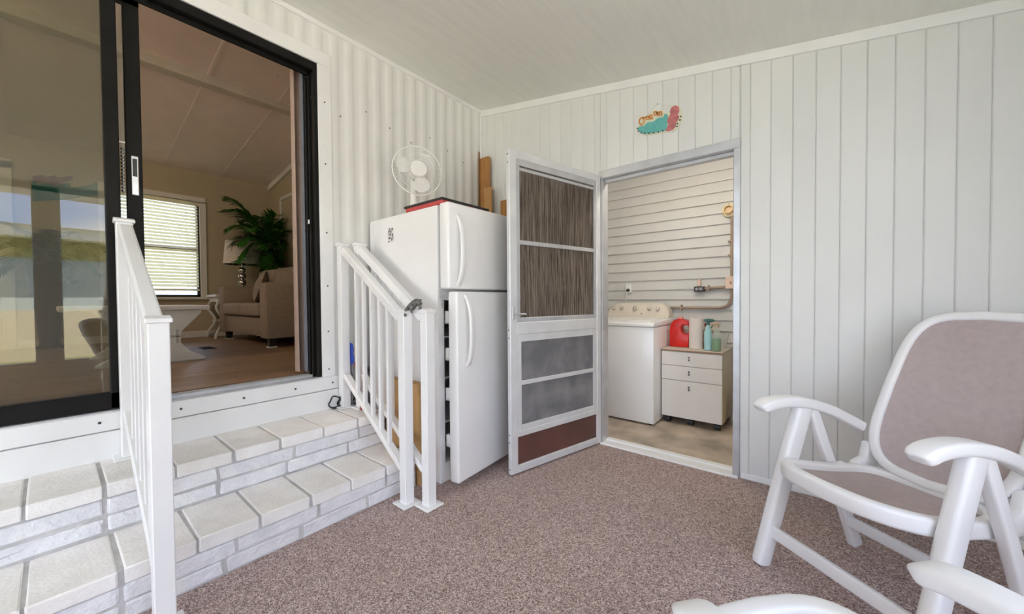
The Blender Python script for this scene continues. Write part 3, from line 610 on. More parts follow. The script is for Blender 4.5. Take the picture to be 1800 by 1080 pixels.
# ================================================================== OCEAN SIGN
def sg(cx, cy):
    u = cx/10.8+1080; v = cy/10.8+160
    return 1.523+(u-1120)*.0038, 2.348-.00352*(v-215)-.00115*(u-1120)
def sgp(pts, y, d, mm, name, parent, bev=.001):
    return MB().prism([sg(*p) for p in pts], lambda x, z: V((x, y, z)), (0, d, 0)).build(name, mm, parent, bevel=bev)
sn = T('ocean_sign', 'small cutout sign reading Ocean with a pink seahorse above the laundry doorway', 'sign', (1.67, -.002, 2.22))
CRM = mat('cream wood', (.80, .78, .62), .6); TEAL = mat('teal paint', (.10, .40, .42), .5, .3, 60, col2=(.16, .50, .44)); ORG = mat('orange paint', (.72, .24, .03), .5); PNK = mat('pink paint', (.62, .20, .21), .5, .2, 40); DOT = mat('dark green paint', (.03, .06, .03), .5)
blob = [(445, 725), (455, 800), (520, 850), (600, 868), (700, 860), (800, 838), (900, 820), (1000, 800), (1110, 800), (1200, 740), (1260, 620), (1300, 500), (1290, 420), (1255, 300), (1190, 250), (1120, 280), (1070, 400), (980, 390), (930, 350), (850, 345), (780, 350), (700, 430), (560, 480), (490, 500), (470, 580), (478, 660)]
bo = [sum(c)/1 for c in zip(*[(p[0], p[1]) for p in blob])]
sgp(blob, -.008, .006, CRM, 'board', sn)
sgp([(455, 725), (465, 790), (530, 835), (600, 845), (700, 835), (800, 815), (900, 795), (1000, 770), (1030, 600), (1040, 460), (980, 420), (950, 500), (840, 520), (770, 590), (640, 610), (580, 680), (520, 690)], -.011, .004, TEAL, 'sea', sn)
sgp([(1130, 290), (1180, 262), (1235, 300), (1245, 380), (1215, 450), (1245, 490), (1220, 570), (1190, 600), (1175, 690), (1130, 750), (1050, 790), (990, 780), (1030, 700), (1055, 640), (1020, 590), (1050, 500), (1085, 440), (1075, 380), (1095, 320)], -.0135, .004, PNK, 'seahorse', sn)
def letter(strokes):
    for wdt, mm, yy, nm in ((.0066, CRM, -.0125, 'letter_edge'), (.0036, ORG, -.0150, 'letter')):
        mb = MB()
        for s_, cl in strokes:
            p = [V((sg(*q)[0], yy, sg(*q)[1])) for q in s_]; p = spl(p+[p[0]] if cl else p, 4); p = p[:-1] if cl else p
            mb.sweep(p, rrect(.003, 2*wdt, .001, 1) if False else [(-wdt, -.0015), (wdt, -.0015), (wdt, .0015), (-wdt, .0015)], V((0, -1, 0)), closed=cl)
        mb.build(nm, mm, sn)
letter([([(540, 505), (495, 560), (500, 630), (535, 665), (580, 620), (585, 550)], True), ([(555, 515), (600, 510), (640, 500)], False)])
letter([([(690, 490), (650, 485), (625, 515), (640, 550), (680, 545)], False)])
letter([([(690, 520), (740, 490), (735, 460), (700, 465), (690, 510), (720, 545), (765, 520)], False)])
letter([([(830, 400), (795, 385), (775, 430), (800, 465), (835, 440), (835, 390), (845, 450), (860, 465)], False)])
letter([([(875, 385), (880, 480)], False), ([(878, 420), (905, 390), (930, 410), (930, 480)], False)])
for q in ((450, 740), (470, 795), (530, 825), (600, 840), (680, 838), (770, 825), (860, 808), (945, 783), (1270, 490), (1255, 560), (1212, 632), (1205, 690)):
    x, z = sg(*q); MB().lathe([(.005, 0), (.005, .003), (0, .004)], (x, -.011, z), 8, (0, -1, 0)).build('painted_dot', DOT, sn)
a, b_, c_ = sg(640, 440), sg(840, 215), sg(1150, 262)
MB().tube([V((a[0], -.006, a[1])), V((b_[0], -.004, b_[1])), V((c_[0], -.006, c_[1]))], .0012, 5).build('hanging_wire', CRM, sn)
MB().cyl((b_[0], 0, b_[1]), (b_[0], -.012, b_[1]), .003, n=8).build('nail', SILV, sn)

# ================================================================== LAUNDRY
WSH = mat('washer enamel', (.86, .86, .87), .28, .02, 3, coat=.2); CONS = mat('cream console', (.72, .66, .56), .4, .04, 5)
wz = LZ
w = T('washing_machine', 'white top-load washing machine with cream control panel', 'washing machine', (1.05, 1.03, wz))
MB().box(.712, 1.40, .70, 1.36, wz+.015, .845).build('body', WSH, w, bevel=.008, seg=2, smooth=True)
MB().prism([(.690, .848), (.690, .878), (.72, .888), (1.25, .905), (1.365, .905), (1.365, .848)], lambda y, z: V((.708, y, z)), (.696, 0, 0)).build('top_deck', WSH, w, bevel=.006, seg=2, smooth=True)
MB().obox((1.055, .975, .9005), (.29, 0, 0), (0, .20, .0065), (0, 0, .004)).build('lid', WSH, w, bevel=.003)
pr = [(.735, .905)]+[(.735+.13*(1-cos(RAD(a))), .94+.115*sin(RAD(a))) for a in range(0, 91, 10)]+[(1.375-.13*(1-cos(RAD(a))), .94+.115*sin(RAD(a))) for a in range(90, -1, -10)]+[(1.375, .905)]
cn = MB()
n = len(pr); cn.add([V((x, 1.205+(z-.905)*.25, z)) for x, z in pr]+[V((x, 1.35, z)) for x, z in pr], [tuple(range(n)), tuple(range(2*n-1, n-1, -1))]+[(i, n+i, n+(i+1) % n, (i+1) % n) for i in range(n)])
cn = cn.build('control_panel', CONS, w, bevel=.006, smooth=True)
KN = mat('knob silver', (.55, .49, .42), .3, .08, 9, metal=.6)
for x, z, r in ((.80, .998, .017), (.885, .998, .017), (1.035, .998, .025), (1.18, .996, .017), (1.265, .994, .017)):
    c = (x, 1.205+(z-.905)*.25+.002, z)
    k = MB().lathe([(r*1.15, 0), (r*1.15, .004), (r, .006), (r*.92, .022), (r*.6, .025), (0, .025)], c, 18, (0, -1, .25)).build('knob', KN, cn, smooth=True)
    MB().obox((x, c[1]-.026, z+.006), (r*.12, 0, 0), (0, .002, 0), (0, 0, r*.8)).build('pointer', TRIM, k)
MB().lathe([(.006, 0), (.006, .003), (0, .004)], (1.10, 1.217, .945), 10, (0, -1, .25)).build('button', SCREW, cn)
B(.77, .81, 1.2155, 1.2175, .931, .937).build('maker_mark', GASK, cn)
for x in (.76, 1.35):
    for y in (.75, 1.31): MB().lathe([(.02, 0), (.022, .008), (.012, .02)], (x, y, wz), 10).build('foot', DARK, w)
# rolling drawer cabinet
CABW = mat('white laminate', (.78, .745, .70), .5, .03, 4); CABS = mat('worn laminate side', (.62, .55, .46), .6, .06, 4); EDG = mat('brown edge band', (.32, .17, .08), .6)
c = T('drawer_cabinet', 'white three drawer cabinet on casters beside the washer', 'cabinet', (1.645, 1.11, wz))
B(1.409, 1.905, .90, 1.34, .035, .628).build('carcass', CABS, c, bevel=.002)
tp = B(1.407, 1.91, .878, 1.345, .630, .648).build('top', CABS, c, bevel=.002)
B(1.4065, 1.911, .8765, .8785, .631, .641).build('edge_band', EDG, tp)
for z0, z1 in ((.502, .625), (.372, .497), (.037, .367)):
    d = B(1.411, 1.903, .882, .899, z0, z1).build('drawer', CABW, c, bevel=.002)
    zc = z1-.055 if z1-z0 < .2 else z1-.06
    h_ = MB().obox((1.645, .8795, zc), (.008, 0, 0), (0, .003, 0), (0, 0, .022)).build('handle', CHROME, d, bevel=.002)
    MB().lathe([(.006, 0), (.006, .008), (0, .01)], (1.645, .877, zc+.011), 8, (0, -1, 0)).build('knob', SCREW, h_)
    MB().lathe([(.006, 0), (.006, .008), (0, .01)], (1.645, .877, zc-.011), 8, (0, -1, 0)).build('knob', SCREW, h_)
for x in (1.45, 1.645, 1.86):
    for y in (.945, 1.29):
        k = MB().cyl((x-.022, y, wz+.030), (x+.022, y, wz+.030), .030, n=16).build('caster', DARK, c)
        MB().box(x-.012, x+.012, y-.01, y+.012, wz+.04, .036).build('caster_fork', DARK, k)
# jug
RJ = mat('red plastic', (.72, .015, .008), .35, .1, 6)
jx, jy, jz = 1.515, 1.10, .650
j = T('red_jug', 'red plastic jug with hollow handle on the drawer cabinet', 'jug', (jx, jy, jz))
jp = [(-.083, 0), (.083, 0), (.085, .12), (.045, .125), (.022, .14), (.018, .185), (.03, .20), (.085, .205), (.075, .235), (.045, .252), (.0, .262), (-.045, .25), (-.075, .21), (-.085, .15)]
MB().prism(jp, lambda u, z: V((jx+u, jy-.055, jz+z)), (0, .11, 0)).build('body', RJ, j, bevel=.008, seg=2, smooth=True)
MB().sweep(spl([(jx+.07, jy, jz+.215), (jx+.085, jy, jz+.18), (jx+.082, jy, jz+.115)], 4), rrect(.03, .022, .009), V((1, 0, 0))).build('handle', RJ, j, smooth=True)
MB().lathe([(.022, 0), (.024, .004), (.024, .022), (.02, .025), (0, .025)], (jx+.0, jy, jz+.258), 14).build('cap', mat('pale pink cap', (.8, .42, .36), .5), j, smooth=True)
PT = mat('paper towel', (.80, .72, .67), .9, .03, 12, .3, 90)
p = T('paper_towel_roll', 'upright cream paper towel roll between the red jug and the spray bottles', 'paper towel', (1.665, 1.03, jz))
MB().lathe([(.02, 0), (.056, 0), (.056, .272), (.02, .272)], (1.665, 1.03, jz), 26).build('roll', PT, p, smooth=True); MB().lathe([(.021, .001), (.021, .274), (.018, .274), (.018, .001)], (1.665, 1.03, jz), 16).build('core', CARD, p, smooth=True)
def spray(name, label, x, y, h, r, mm, mt, rz, liquid=None):
    t = T(name, label, 'spray bottle', (x, y, jz), group='bottles on the drawer cabinet')
    MB().lathe([(0, 0), (r, .002), (r*1.02, h*.15), (r, h*.5), (r*.62, h*.62), (r*.42, h*.70), (r*.42, h*.74)], (x, y, jz), 16).build('bottle', mm, t, smooth=True)
    if liquid: MB().lathe([(0, .004), (r*.93, .005), (r*.94, h*.15), (r*.9, h*.4), (0, h*.41)], (x, y, jz), 14).build('liquid', liquid, t, smooth=True)
    MB().lathe([(r*.48, h*.73), (r*.48, h*.80), (r*.3, h*.81)], (x, y, jz), 12).build('collar', mt, t, smooth=True)
    d = V((cos(rz), sin(rz), 0)); o_ = V((x, y, jz+h*.86))
    MB().sweep([o_-d*.03, o_, o_+d*.035, o_+d*.05], rrect(.02, .03, .006), V((0, 0, 1)), scl=[(.8, .7), (1, 1), (.9, .8), (.5, .5)]).build('trigger_head', mt, t, smooth=True)
    MB().tube(spl([o_+d*.022+V((0, 0, -.01)), o_+d*.035+V((0, 0, -.04)), o_+d*.022+V((0, 0, -.07))], 3), .0045, 6).build('trigger', mt, t, smooth=True)
spray('spray_bottle', 'pale blue spray bottle right of the paper towel roll', 1.778, .965, .30, .031, mat('pale blue plastic', (.42, .72, .76), .3), mat('dark teal plastic', (.05, .16, .15), .4), RAD(20))
GRL = mat('green liquid', (.01, .26, .02), .15, .1, 5); 
spray('spray_bottle', 'clear spray bottle half full of green liquid at the cabinet corner', 1.852, .935, .27, .034, mat('clear plastic', (.70, .80, .70), .2, .1, 6, alpha=.32), mat('pale trigger', (.60, .48, .36), .4), RAD(160), GRL)
bt = T('small_bottle', 'small bottle with dark red cap behind the pale blue spray bottle', 'bottle', (1.735, 1.10, jz), group='bottles on the drawer cabinet')
MB().lathe([(0, 0), (.028, .002), (.03, .06), (.028, .15), (.012, .18), (.012, .2)], (1.735, 1.10, jz), 14).build('bottle', mat('peach label bottle', (.62, .40, .27), .5, .4, 25, col2=(.10, .14, .10)), bt, smooth=True)
MB().lathe([(.016, .198), (.016, .225), (0, .228)], (1.735, 1.10, jz), 12).build('cap', mat('maroon cap', (.20, .02, .02), .4), bt, smooth=True)
gbw = T('glass_bowl', 'clear glass bowl at the back corner of the drawer cabinet', 'bowl', (1.835, 1.20, jz))
MB().lathe([(.0, .001), (.035, .0), (.04, .006), (.065, .10), (.068, .13), (.065, .13), (.061, .10), (.036, .01), (0, .007)], (1.835, 1.20, jz), 20).build('bowl', mat('bowl glass', (.75, .78, .78), .15, .1, 6, alpha=.35), gbw, smooth=True)
# yellow tool beside cabinet
yt = T('yellow_pail', 'yellow pail with black bail standing behind the door jamb by the cabinet', 'pail', (2.07, 1.06, wz))
MB().lathe([(.09, 0), (.11, .30), (.116, .30), (.116, .312), (.10, .312), (.085, .01), (0, .01)], (2.075, 1.06, wz), 20).build('pail', mat('yellow plastic', (.75, .55, .02), .4), yt, smooth=True)
MB().tube([(2.075+.118*cos(RAD(a)), 1.06, wz+.30+.13*sin(RAD(a))) for a in range(0, 181, 15)], .004, 6).build('bail', DARK, yt, smooth=True)
# electrics on the siding
CND = mat('painted conduit', (.36, .27, .20), .5, .08, 8); yw = LY-.035
cdn = T('conduit', 'brown electrical conduit running down and along the siding', 'conduit', (1.89, yw, 1.0))
MB().tube([(1.893, yw, 1.86), (1.893, yw, 1.30)], .013, 10).build('pipe', CND, cdn, smooth=True)
MB().tube(spl([(1.893, yw, 1.18), (1.89, yw, 1.10), (1.862, yw, 1.035), (1.80, yw, 1.01), (1.70, yw, 1.008)], 5)+[V((1.1, yw, 1.008))], .013, 10).build('pipe', CND, cdn, smooth=True)
MB().tube([(1.85, yw, 1.205), (1.66, yw, 1.195)], .013, 10).build('pipe', CND, cdn, smooth=True)
for x, z, v_ in ((1.893, 1.50, 0), (1.893, 1.63, 0), (1.45, 1.008, 1), (1.70, 1.195, 1)):
    (B(x-.03, x+.03, yw-.016, LY-.012, z-.008, z+.008) if not v_ else B(x-.008, x+.008, yw-.016, LY-.012, z-.03, z+.03)).build('strap', CND, cdn, bevel=.002)
jb = T('switch_box', 'pinkish beige switch box on the conduit beside the door jamb', 'switch', (1.885, yw, 1.24))
BEI = mat('pinkish beige plate', (.74, .56, .45), .45)
B(1.845, 1.935, yw-.03, LY-.012, 1.185, 1.30).build('box', BEI, jb, bevel=.004); MB().obox((1.89, yw-.033, 1.243), (.006, 0, 0), (0, .005, .002), (0, 0, .012)).build('toggle', EDG, jb)
ob = T('outlet_box', 'dark socket box with a small plug-in on top, left of the switch box', 'socket', (1.61, yw, 1.18))
B(1.575, 1.665, yw-.03, LY-.012, 1.165, 1.215).build('box', mat('dark galvanised', (.10, .095, .10), .5, .5, 40), ob, bevel=.003)
for x in (1.60, 1.635): MB().lathe([(.013, 0), (.013, .004), (0, .005)], (x, yw-.03, 1.19), 12, (0, -1, 0)).build('socket', GASK, ob)
B(1.60, 1.632, yw-.02, yw+.01, 1.216, 1.285).build('plug_in', BEI, ob, bevel=.006)
lh = T('lamp_holder', 'round cream lamp holder high on the siding at the top of the conduit', 'lamp holder', (1.87, LY-.02, 1.915))
MB().lathe([(.062, 0), (.064, .02), (.055, .032), (.04, .036)], (1.872, LY-.016, 1.918), 24, (0, -1, 0)).build('base', mat('cream porcelain', (.80, .67, .44), .35), lh, smooth=True)
MB().lathe([(.038, .03), (.036, .07), (.03, .072), (.03, .05), (0, .05)], (1.872, LY-.016, 1.918), 20, (0, -1, 0)).build('socket', mat('amber porcelain', (.62, .42, .2), .35), lh, smooth=True)
for a in (90, 210, 330): MB().lathe([(.004, 0), (.004, .004), (0, .005)], (1.872+.052*cos(RAD(a)), LY-.05, 1.918+.052*sin(RAD(a))), 6, (0, -1, 0)).build('screw', SCREW, lh)
wo = T('wall_outlet', 'white wall outlet with black plug above the washer', 'outlet', (.905, LY, 1.21))
B(.872, .938, LY-.045, LY-.012, 1.165, 1.265).build('plate', TRIM, wo, bevel=.004); MB().lathe([(.017, 0), (.014, .03), (.008, .045)], (.905, LY-.045, 1.195), 12, (0, -1, -.2)).build('plug', DARK, wo, smooth=True)
MB().tube(spl([(.905, LY-.08, 1.185), (.90, LY-.09, 1.13), (.885, LY-.07, 1.05), (.88, LY-.045, .96)], 5), .006, 7).build('cord', mat('white cord', (.7, .68, .64), .5), wo, smooth=True)

# ================================================================== LIVING ROOM FURNITURE
SOFA = mat('taupe upholstery', (.30, .235, .18), .9, .08, 30, .25, 220)
SOFAD = mat('taupe upholstery dark', (.25, .195, .15), .9, .08, 30, .25, 220)
DWOOD = mat('black wood leg', (.02, .017, .015), .4)
sf = T('loveseat', 'taupe two seat loveseat with throw pillows in the living room', 'sofa', (-2.76, -.87, FZ))
x0, x1, y0, y1 = -3.62, -1.90, -1.24, -.47
B(x0+.02, x1-.02, y0+.03, y1, FZ+.11, .93).build('base', SOFA, sf, bevel=.015, seg=2, smooth=True)
for a, b in ((x0, x0+.2), (x1-.2, x1)): B(a, b, y0, y1, FZ+.10, 1.30).build('arm', SOFA, sf, bevel=.02, seg=2, smooth=True)
B(x0+.02, x1-.02, y1-.2, y1, .9, 1.46).build('backrest', SOFA, sf, bevel=.03, seg=2, smooth=True)
xm = (x0+x1)/2
for a, b in ((x0+.205, xm-.005), (xm+.005, x1-.205)):
    B(a, b, y0-.012, y1-.2, .935, 1.085).build('seat_cushion', SOFA, sf, bevel=.035, seg=3, smooth=True)
    MB().obox(((a+b)/2, y1-.27, 1.30), ((b-a)/2-.005, 0, 0), (0, .08, .02), (0, -.05, .22)).build('back_cushion', SOFA, sf, bevel=.05, seg=3, smooth=True)
for x in (x0+.1, x1-.1):
    for y in (y0+.08, y1-.08):
        lg = MB().cyl((x, y, FZ+.012), (x, y, FZ+.105), .04, .05, n=4).build('leg', DWOOD, sf); B(x-.04, x+.04, y-.04, y+.04, FZ, FZ+.012).build('slider', WHITEI, lg)
def pillow(label, c, rz, rx, mm):
    me = MB().grid(lambda u, w: V(((u-.5)*.44*(1-.06*sin(pi*w)), .075*(sin(pi*u)*sin(pi*w))**.5, (w-.5)*.44*(1-.06*sin(pi*u)))), 10, 10)
    me.grid(lambda u, w: V(((u-.5)*.44*(1-.06*sin(pi*w)), -.075*(sin(pi*u)*sin(pi*w))**.5, (w-.5)*.44*(1-.06*sin(pi*u)))), 10, 10)
    o = me.build('throw_pillow', mm, smooth=True); o.location = c; o.rotation_euler = (rx, 0, rz); return tag(o, label, 'pillow', 'pillows on the loveseat')
pillow('taupe throw pillow leaning on the near arm of the loveseat', (-2.25, -.86, 1.295), RAD(35), RAD(-18), SOFAD)
pillow('taupe throw pillow by the far arm of the loveseat', (-3.2, -.88, 1.295), RAD(-20), RAD(-18), SOFA)
# side table with lamp
WTAB = mat('white painted furniture', (.74, .72, .70), .5, .03, 5)
sx, sy = -3.92, -1.02
tb = T('side_table', 'white side table with scrolled legs left of the loveseat', 'side table', (sx, sy, FZ))
B(sx-.24, sx+.24, sy-.24, sy+.24, 1.165, 1.20).build('table_top', WTAB, tb, bevel=.006)
B(sx-.21, sx+.21, sy-.21, sy+.21, 1.10, 1.165).build('apron', WTAB, tb)
for i in (-1, 1):
    for q in (-1, 1):
        X, Y = sx+i*.19, sy+q*.19
        MB().sweep(spl([(X, Y, 1.12), (X+i*.03, Y+q*.04, 1.02), (X, Y-q*.03, .88), (X-i*.01, Y-q*.02, .80), (X+i*.02, Y+q*.03, .70), (X+i*.03, Y+q*.06, FZ)], 4), rrect(.03, .03, .008), V((1, 0, 0))).build('leg', WTAB, tb, smooth=True)
    MB().bar((sx+i*.19, sy-.19, .84), (sx+i*.19, sy+.19, .84), .025, .025).build('stretcher', WTAB, tb)
lx, ly = -3.78, -.93
lp = T('table_lamp', 'table lamp with pale drum shade and stacked glass ball base', 'lamp', (lx, ly, 1.20))
MB().lathe([(0, 0), (.075, 0), (.075, .012), (.03, .022), (.012, .03)], (lx, ly, 1.20), 18).build('base', CHROME, lp, smooth=True)
GLB = mat('mercury glass', (.75, .74, .70), .12, .1, 9, metal=.9)
for z, r in ((1.275, .05), (1.37, .05), (1.46, .05), (1.545, .045)): MB().lathe([(.012, -r*.95)]+[(r*cos(RAD(a)), r*sin(RAD(a))) for a in range(-70, 71, 14)]+[(.012, r*.95)], (lx, ly, z), 16).build('glass_ball', GLB, lp, smooth=True)
MB().cyl((lx, ly, 1.58), (lx, ly, 1.72), .008, n=8).build('stem', CHROME, lp)
MB().lathe([(.215, 1.625), (.185, 1.945), (.182, 1.945), (.212, 1.625)], (lx, ly, 0), 32).build('lamp_shade', mat('pale linen shade', (.66, .60, .55), .85, .03, 40), lp, smooth=True)
# palms
PALM = mat('palm leaf', (.05, .22, .025), .45, .3, 5, rand=.25); PALMD = mat('dark palm leaf', (.03, .10, .03), .5, .3, 5, rand=.25); STEM = mat('palm stem', (.16, .17, .05), .6)
def frond(t, base, az, length, rise, droop, mm, wid=.2, n=17):
    d = V((cos(az), sin(az), 0)); sd = V((-sin(az), cos(az), 0))
    P = [V(base)+d*length*u+V((0, 0, rise*u-droop*u*u)) for u in [i/12 for i in range(13)]]
    mb = MB(); mb.tube(P, .006, 5, scl=[(1.2-i/13, 1.2-i/13) for i in range(13)]); mb.m(1)
    Q = spl(P, 3); kk = len(Q)
    for i in range(n):
        u = .16+.84*i/(n-1); p = Q[min(int(u*(kk-1)), kk-1)]; q = Q[min(int(u*(kk-1))+1, kk-1)]; tg = (q-p).normalized() if (q-p).length > 1e-6 else d
        L_ = wid*(sin(pi*(.12+.80*u))**.7)*(1.2 if u < .9 else .9)
        for s_ in (-1, 1):
            dr = (tg*.75+sd*s_*.8+V((0, 0, -.12+random.uniform(-.15, .1)))).normalized(); w_ = dr.cross(V((0, 0, 1))).normalized()*.018
            a = p; m_ = p+dr*L_*.5+V((0, 0, .012)); e = p+dr*L_+V((0, 0, -.10*L_))
            mb.add([a-w_*.3, a+w_*.3, m_+w_, m_-w_, e], [(0, 1, 2, 3), (3, 2, 4)])
    for v in mb.v: v.y = min(v.y, YG-.035); v.x = max(v.x, XF+.025)
    return mb.build('frond', [STEM, mm], t)
px_, py_ = -3.60, -.63
pa = T('potted_palm', 'green potted palm in the corner behind the lamp and loveseat', 'potted palm', (px_-.25, py_+.03, FZ))
POT = mat('dark ceramic', (.06, .045, .04), .35, .15, 5)
MB().lathe([(0, 0), (.10, 0), (.13, .3), (.15, .40), (.135, .40), (.12, .37), (0, .37)], (px_-.25, py_+.03, FZ), 20).build('pot', POT, pa, smooth=True)
for i in range(3): MB().tube(spl([(px_-.25+.02*i-.02, py_+.03, .95), (px_-.19+.03*(i-1), py_+.02*(i-1), 1.4), (px_+.05*(i-1), py_-.03*i, 1.8)], 4), .016, 7).build('stalk', STEM, pa, smooth=True)
for i in range(30):
    az = RAD(i*137.5); lv = i/30
    ln = random.uniform(.40, .56)
    if sin(az) > .25: ln *= .33
    if cos(az) < -.4: ln *= .85
    tl = max(0, -.45*cos(az)-.9*sin(az))
    frond(pa, (px_+.03*cos(az), py_-.05+.02*sin(az), 1.68+.12*lv+.22*tl), az, ln*(1-.15*tl), .25+.75*lv, .55-.1*lv, PALM, .25, 21)
qx, qy = -3.98, -2.66
pb = T('floor_vase', 'tall dark flared floor vase holding a palm, seen through the fixed glass panel', 'floor vase', (qx, qy, FZ))
MB().lathe([(0, 0), (.10, .0), (.10, .012), (.075, .05), (.09, .3), (.12, .6), (.165, .92), (.155, .92), (.11, .6), (0, .55)], (qx, qy, FZ), 24).build('vase', POT, pb, smooth=True)
pc = T('vase_palm', 'dark palm fronds standing in the tall floor vase', 'palm', (qx, qy, 1.25))
for i in range(3): MB().tube(spl([(qx+.03*(i-1), qy, 1.2), (qx+.05*(i-1), qy+.04*(i-1), 1.5), (qx+.06*(i-1), qy+.05*(i-1), 1.66)], 4), .014, 7).build('stalk', mat('brown stalk', (.16, .08, .04), .7), pc, smooth=True)
for i in range(16):
    az = RAD(i*137.5+30); lv = i/16; ln = random.uniform(.34, .5)*(.4 if cos(az) < -.3 else 1)
    frond(pc, (qx, qy, 1.56+.06*lv), az, ln, .25+.55*lv, .5, PALMD, .2)
# wall lettering piece (illegible in the photo): plain shapes
wsn = T('wall_plaque', 'teal and purple cutout plaque on the far living room wall', 'wall plaque', (XF+.01, -2.5, 2.33))
def yz(u, v): return V((XF+.004, -2.755+(u-55)*.00425, 2.487-(v-312)*.0083+(u-55)*.0017))
MB().prism([(55, 316), (66, 322), (86, 323), (96, 326), (120, 325), (122, 332), (160, 331), (166, 328), (174, 332), (175, 347), (150, 346), (120, 347), (90, 346), (56, 344)], yz, (.012, 0, 0)).build('board', mat('teal wood', (.02, .20, .24), .6, .15, 9), wsn)
MB().prism([(56, 311), (76, 311), (80, 314), (96, 313), (98, 316), (124, 316), (126, 321), (100, 324), (92, 327), (84, 321), (58, 318)], lambda u, v: yz(u, v)+V((.008, 0, 0)), (.012, 0, 0)).build('board_top', mat('purple wood', (.16, .035, .10), .6, .15, 9), wsn)
# coffee table
ct = T('coffee_table', 'white pedestal coffee table with flared carved ends behind the near railing', 'coffee table', (-1.95, -2.15, FZ))
B(-2.45, -1.52, -2.62, -1.78, 1.035, 1.075).build('table_top', WTAB, ct, bevel=.008)
prf = [(-.32, 0), (-.32, .02), (-.22, .08), (-.16, .16), (-.17, .25), (-.24, .33), (-.30, .40), (-.30, .425)]
for X in (-1.63, -2.34):
    e = MB().prism([(a, z) for a, z in prf]+[(-a, z) for a, z in prf[::-1]], lambda u, z: V((X, -2.13+u, FZ+z)), (.05, 0, 0)).build('pedestal_end', WTAB, ct, bevel=.004)
    xx = X+.05 if X > -2 else X
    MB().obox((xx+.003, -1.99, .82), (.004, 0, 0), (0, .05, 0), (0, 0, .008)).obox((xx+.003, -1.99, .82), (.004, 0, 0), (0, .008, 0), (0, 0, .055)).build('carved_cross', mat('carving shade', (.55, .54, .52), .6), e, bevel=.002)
B(-2.32, -1.60, -2.16, -2.10, .70, .80).build('stretcher', WTAB, ct, bevel=.004)
# floor vent
vt = T('floor_vent', 'black floor register set in the living room planks', 'vent', (-2.5, -1.6, FZ))
B(-2.62, -2.38, -1.66, -1.55, FZ+.0005, FZ+.006).build('frame', DARK, vt)
for i in range(9): B(-2.60+.025*i, -2.593+.025*i, -1.65, -1.56, FZ+.006, FZ+.009).build('slat', DARK, vt)
# curtains
def curtain(label, xa, ya, yb, amp, mm, n, z0=.63, z1=2.74):
    me = MB()
    for sgn in (0, 1):
        me.grid(lambda u, w: V((xa+amp*sin(2*pi*n*u)*(1-.35*w)+.003*sgn, ya+(yb-ya)*u*(1-.12*sin(pi*w)), z0+(z1-z0)*w)), n*12, 6)
    return tag(me.build('curtain', mm, smooth=True), label, 'curtain')
curtain('dusty pink drape gathered at the open edge of the sliding door', -.20, -1.615, -1.47, .04, mat('dusty pink drape', (.42, .32, .27), .9, .06, 12, .1, 150), 3)
curtain('blue grey drape lining between the pink drape and the black door jamb', -.125, -1.585, -1.44, .02, mat('blue grey lining', (.16, .17, .20), .9, .06, 12), 3)
rd = MB().cyl((-.22, -3.6, 2.75), (-.22, -1.2, 2.75), .012).build('curtain_rod', BLACKAL); tag(rd, 'black curtain rod above the sliding door inside', 'curtain rod')
# added dome lamp, unseen beyond the left edge, to brighten the living room
cl = T('added_fill_dome', 'added frosted dome light out of view, brightening the living room', 'lamp', (-1.6, -4.2, iz(-1.6)-.02))
MB().lathe([(.0, .0), (.20, .0), (.20, .03), (.17, .03)], (-1.6, -4.2, iz(-1.6)-.06), 24).build('mount', WTAB, cl, smooth=True)
MB().lathe([(.18, 0), (.16, .05), (.10, .085), (0, .10)], (-1.6, -4.2, iz(-1.6)-.06), 24, (0, 0, -1)).build('dome', mat('added glowing dome', (1, .86, .68), emit=3), cl, smooth=True)
p2 = bpy.data.lights.new('room_fill_light', 'POINT'); p2.energy = 19; p2.color = (1, .84, .66); p2.shadow_soft_size = .15
o2 = bpy.data.objects.new('room_fill_light', p2); COL.objects.link(o2); o2.parent = cl; o2.location = (0, 0, -.22)

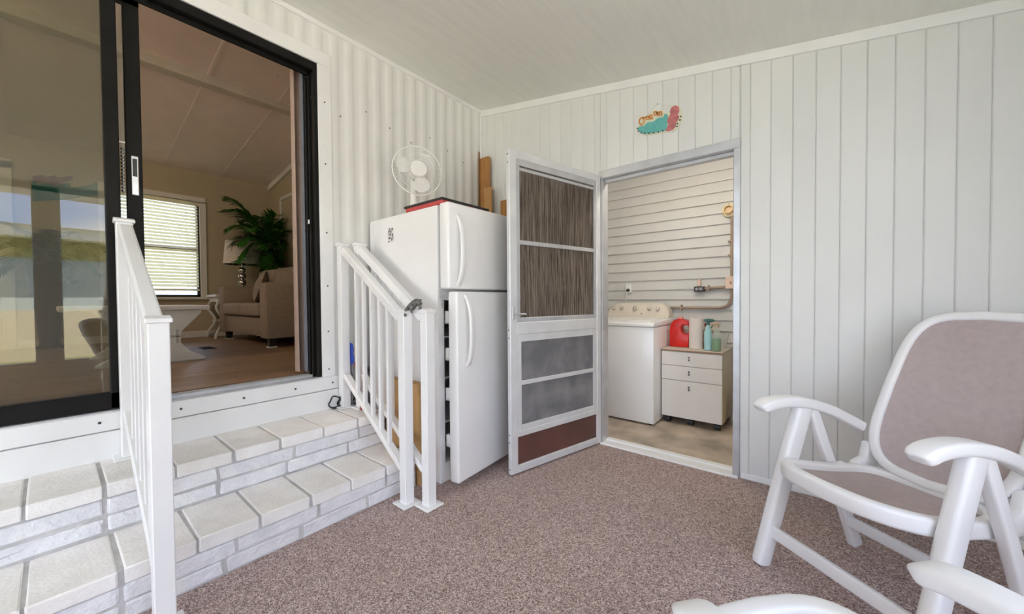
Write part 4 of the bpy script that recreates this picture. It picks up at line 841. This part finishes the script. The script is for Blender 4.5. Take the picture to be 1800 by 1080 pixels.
# ================================================================== RECLINING CHAIRS
RES = mat('white resin', (.86, .86, .88), .38, .015, 4); SLING = mat('taupe sling', (.48, .405, .405), .8, .05, 40, .15, 400)
def chair(label, loc, rz, sz=.435, sy=.0, W=.51, zs=1):
    t = T('recliner_chair', label, 'chair', loc, rz, 'white recliner chairs'); del INV[t.name]
    for a in (0, W):
        sg_ = 1 if a == 0 else -1
        pts = spl([(a, -.012, .645), (a, .0, .652), (a, .04, .664), (a, .12, .668), (a, .22, .655), (a, .33, .622), (a, .43, .578), (a, .53, .53)], 4); k = len(pts)
        scl = [(min(1, .45+.6*sqrt(i/6))*(1 if i < k*.6 else 1-.35*(i-k*.6)/(k*.4)), min(1, .5+.5*sqrt(i/6))) for i in range(k)]
        MB().sweep(pts, rrect(.068, .042, .012), V((0, 0, 1)), scl=scl).build('armrest', RES, t, bevel=0, smooth=True, angle=60)
        MB().sweep([(a, .215, .645), (a, .13, .40), (a, .055, .17), (a, .004, .012), (a, .0, .0)], rrect(.046, .07, .014), V((0, 1, 0)), scl=[(1, 1.1), (1, 1.05), (1, 1), (1, .92), (.9, .8)]).build('front_leg', RES, t, smooth=True)
        MB().sweep([(a, .255, .63), (a, .36, .38), (a, .46, .13), (a, .507, .012), (a, .51, .0)], rrect(.036, .046, .01), V((0, 1, 0)), scl=[(1, 1), (1, 1), (1, 1.05), (1, 1.2), (.9, 1.1)]).build('rear_leg', RES, t, smooth=True)
        b = MB().prism([(.43, .35), (.46, .335), (.545, .345), (.565, .40), (.555, .47), (.51, .475), (.49, .41), (.44, .395)], lambda y, z: V((a+sg_*.02, y, z)), (sg_*.035, 0, 0)).build('hinge_bracket', RES, t, bevel=.006, seg=2, smooth=True)
        MB().cyl((a+sg_*.018, .385, .375), (a+sg_*.058, .385, .375), .022, n=14).build('pivot', RES, t, bevel=.003, smooth=True)
    MB().sweep([(0, .045, .135), (W, .045, .135)], rrect(.022, .05, .006), V((0, 0, 1))).build('crossbar', RES, t, smooth=True)
    MB().sweep([(0, .455, .12), (W, .455, .12)], rrect(.022, .045, .006), V((0, 0, 1))).build('crossbar', RES, t, smooth=True)
    # seat
    def sp_(th, r=1.0, dz=0):
        c_, s_ = cos(th), sin(th); e = 2/4.2
        aa = W/2+r*(W/2-.045)*math.copysign(abs(c_)**e, c_); q = r*math.copysign(abs(s_)**e, s_)
        f = .5+.5*q; xn = (aa-W/2)/(W/2-.045); y = .015+sy*(1-f)+.485*f-.025*max(-q, 0)*(1-xn*xn)
        z = sz-(sz-.36)*(f**1.3)-.022*sin(pi*f)
        return V((aa, y, z+dz))
    n = 48; MB().sweep([sp_(2*pi*i/n) for i in range(n)], rrect(.044, .056, .012), V((0, 0, 1)), closed=True).build('seat_frame', RES, t, smooth=True)
    MB().grid(lambda u, w: sp_(2*pi*u, w*.985, -.028*(1-w*w)+.008), n, 8).build('seat_sling', SLING, t, smooth=True)
    # back
    def bp_(th, r=1.0, off=0):
        c_, s_ = cos(th), sin(th); e = 2/5.
        aa = W/2+r*(W/2-.045)*math.copysign(abs(c_)**e, c_)*(1.0); q = r*math.copysign(abs(s_)**e, s_); f = .5+.5*q
        xn = (aa-W/2)/(W/2-.045); f2 = f+(.035*max(q, 0)-.06*max(-q, 0))*(1-xn*xn)
        return V((aa, .505+.21*f2+.085*f2*f2+off, .425+.575*f2))
    MB().sweep([bp_(2*pi*i/n) for i in range(n)], rrect(.036, .034, .011), V((0, -.92, .38)), closed=True).build('back_frame', RES, t, smooth=True)
    MB().grid(lambda u, w: bp_(2*pi*u, w*.985, .02*(1-w*w)-.004), n, 8).build('back_sling', SLING, t, smooth=True)
    t.scale = (1, 1, zs)
    return t
chair('white recliner chair with taupe sling standing before the panelled wall', (2.349, -.806, 0), math.atan2(-.61, .79))
chair('white recliner chair nearest the camera, cut off by the lower right edge', (2.69, -1.643, 0), math.atan2(-.761, -.649), sz=.50, sy=-.11, W=.48, zs=.91)
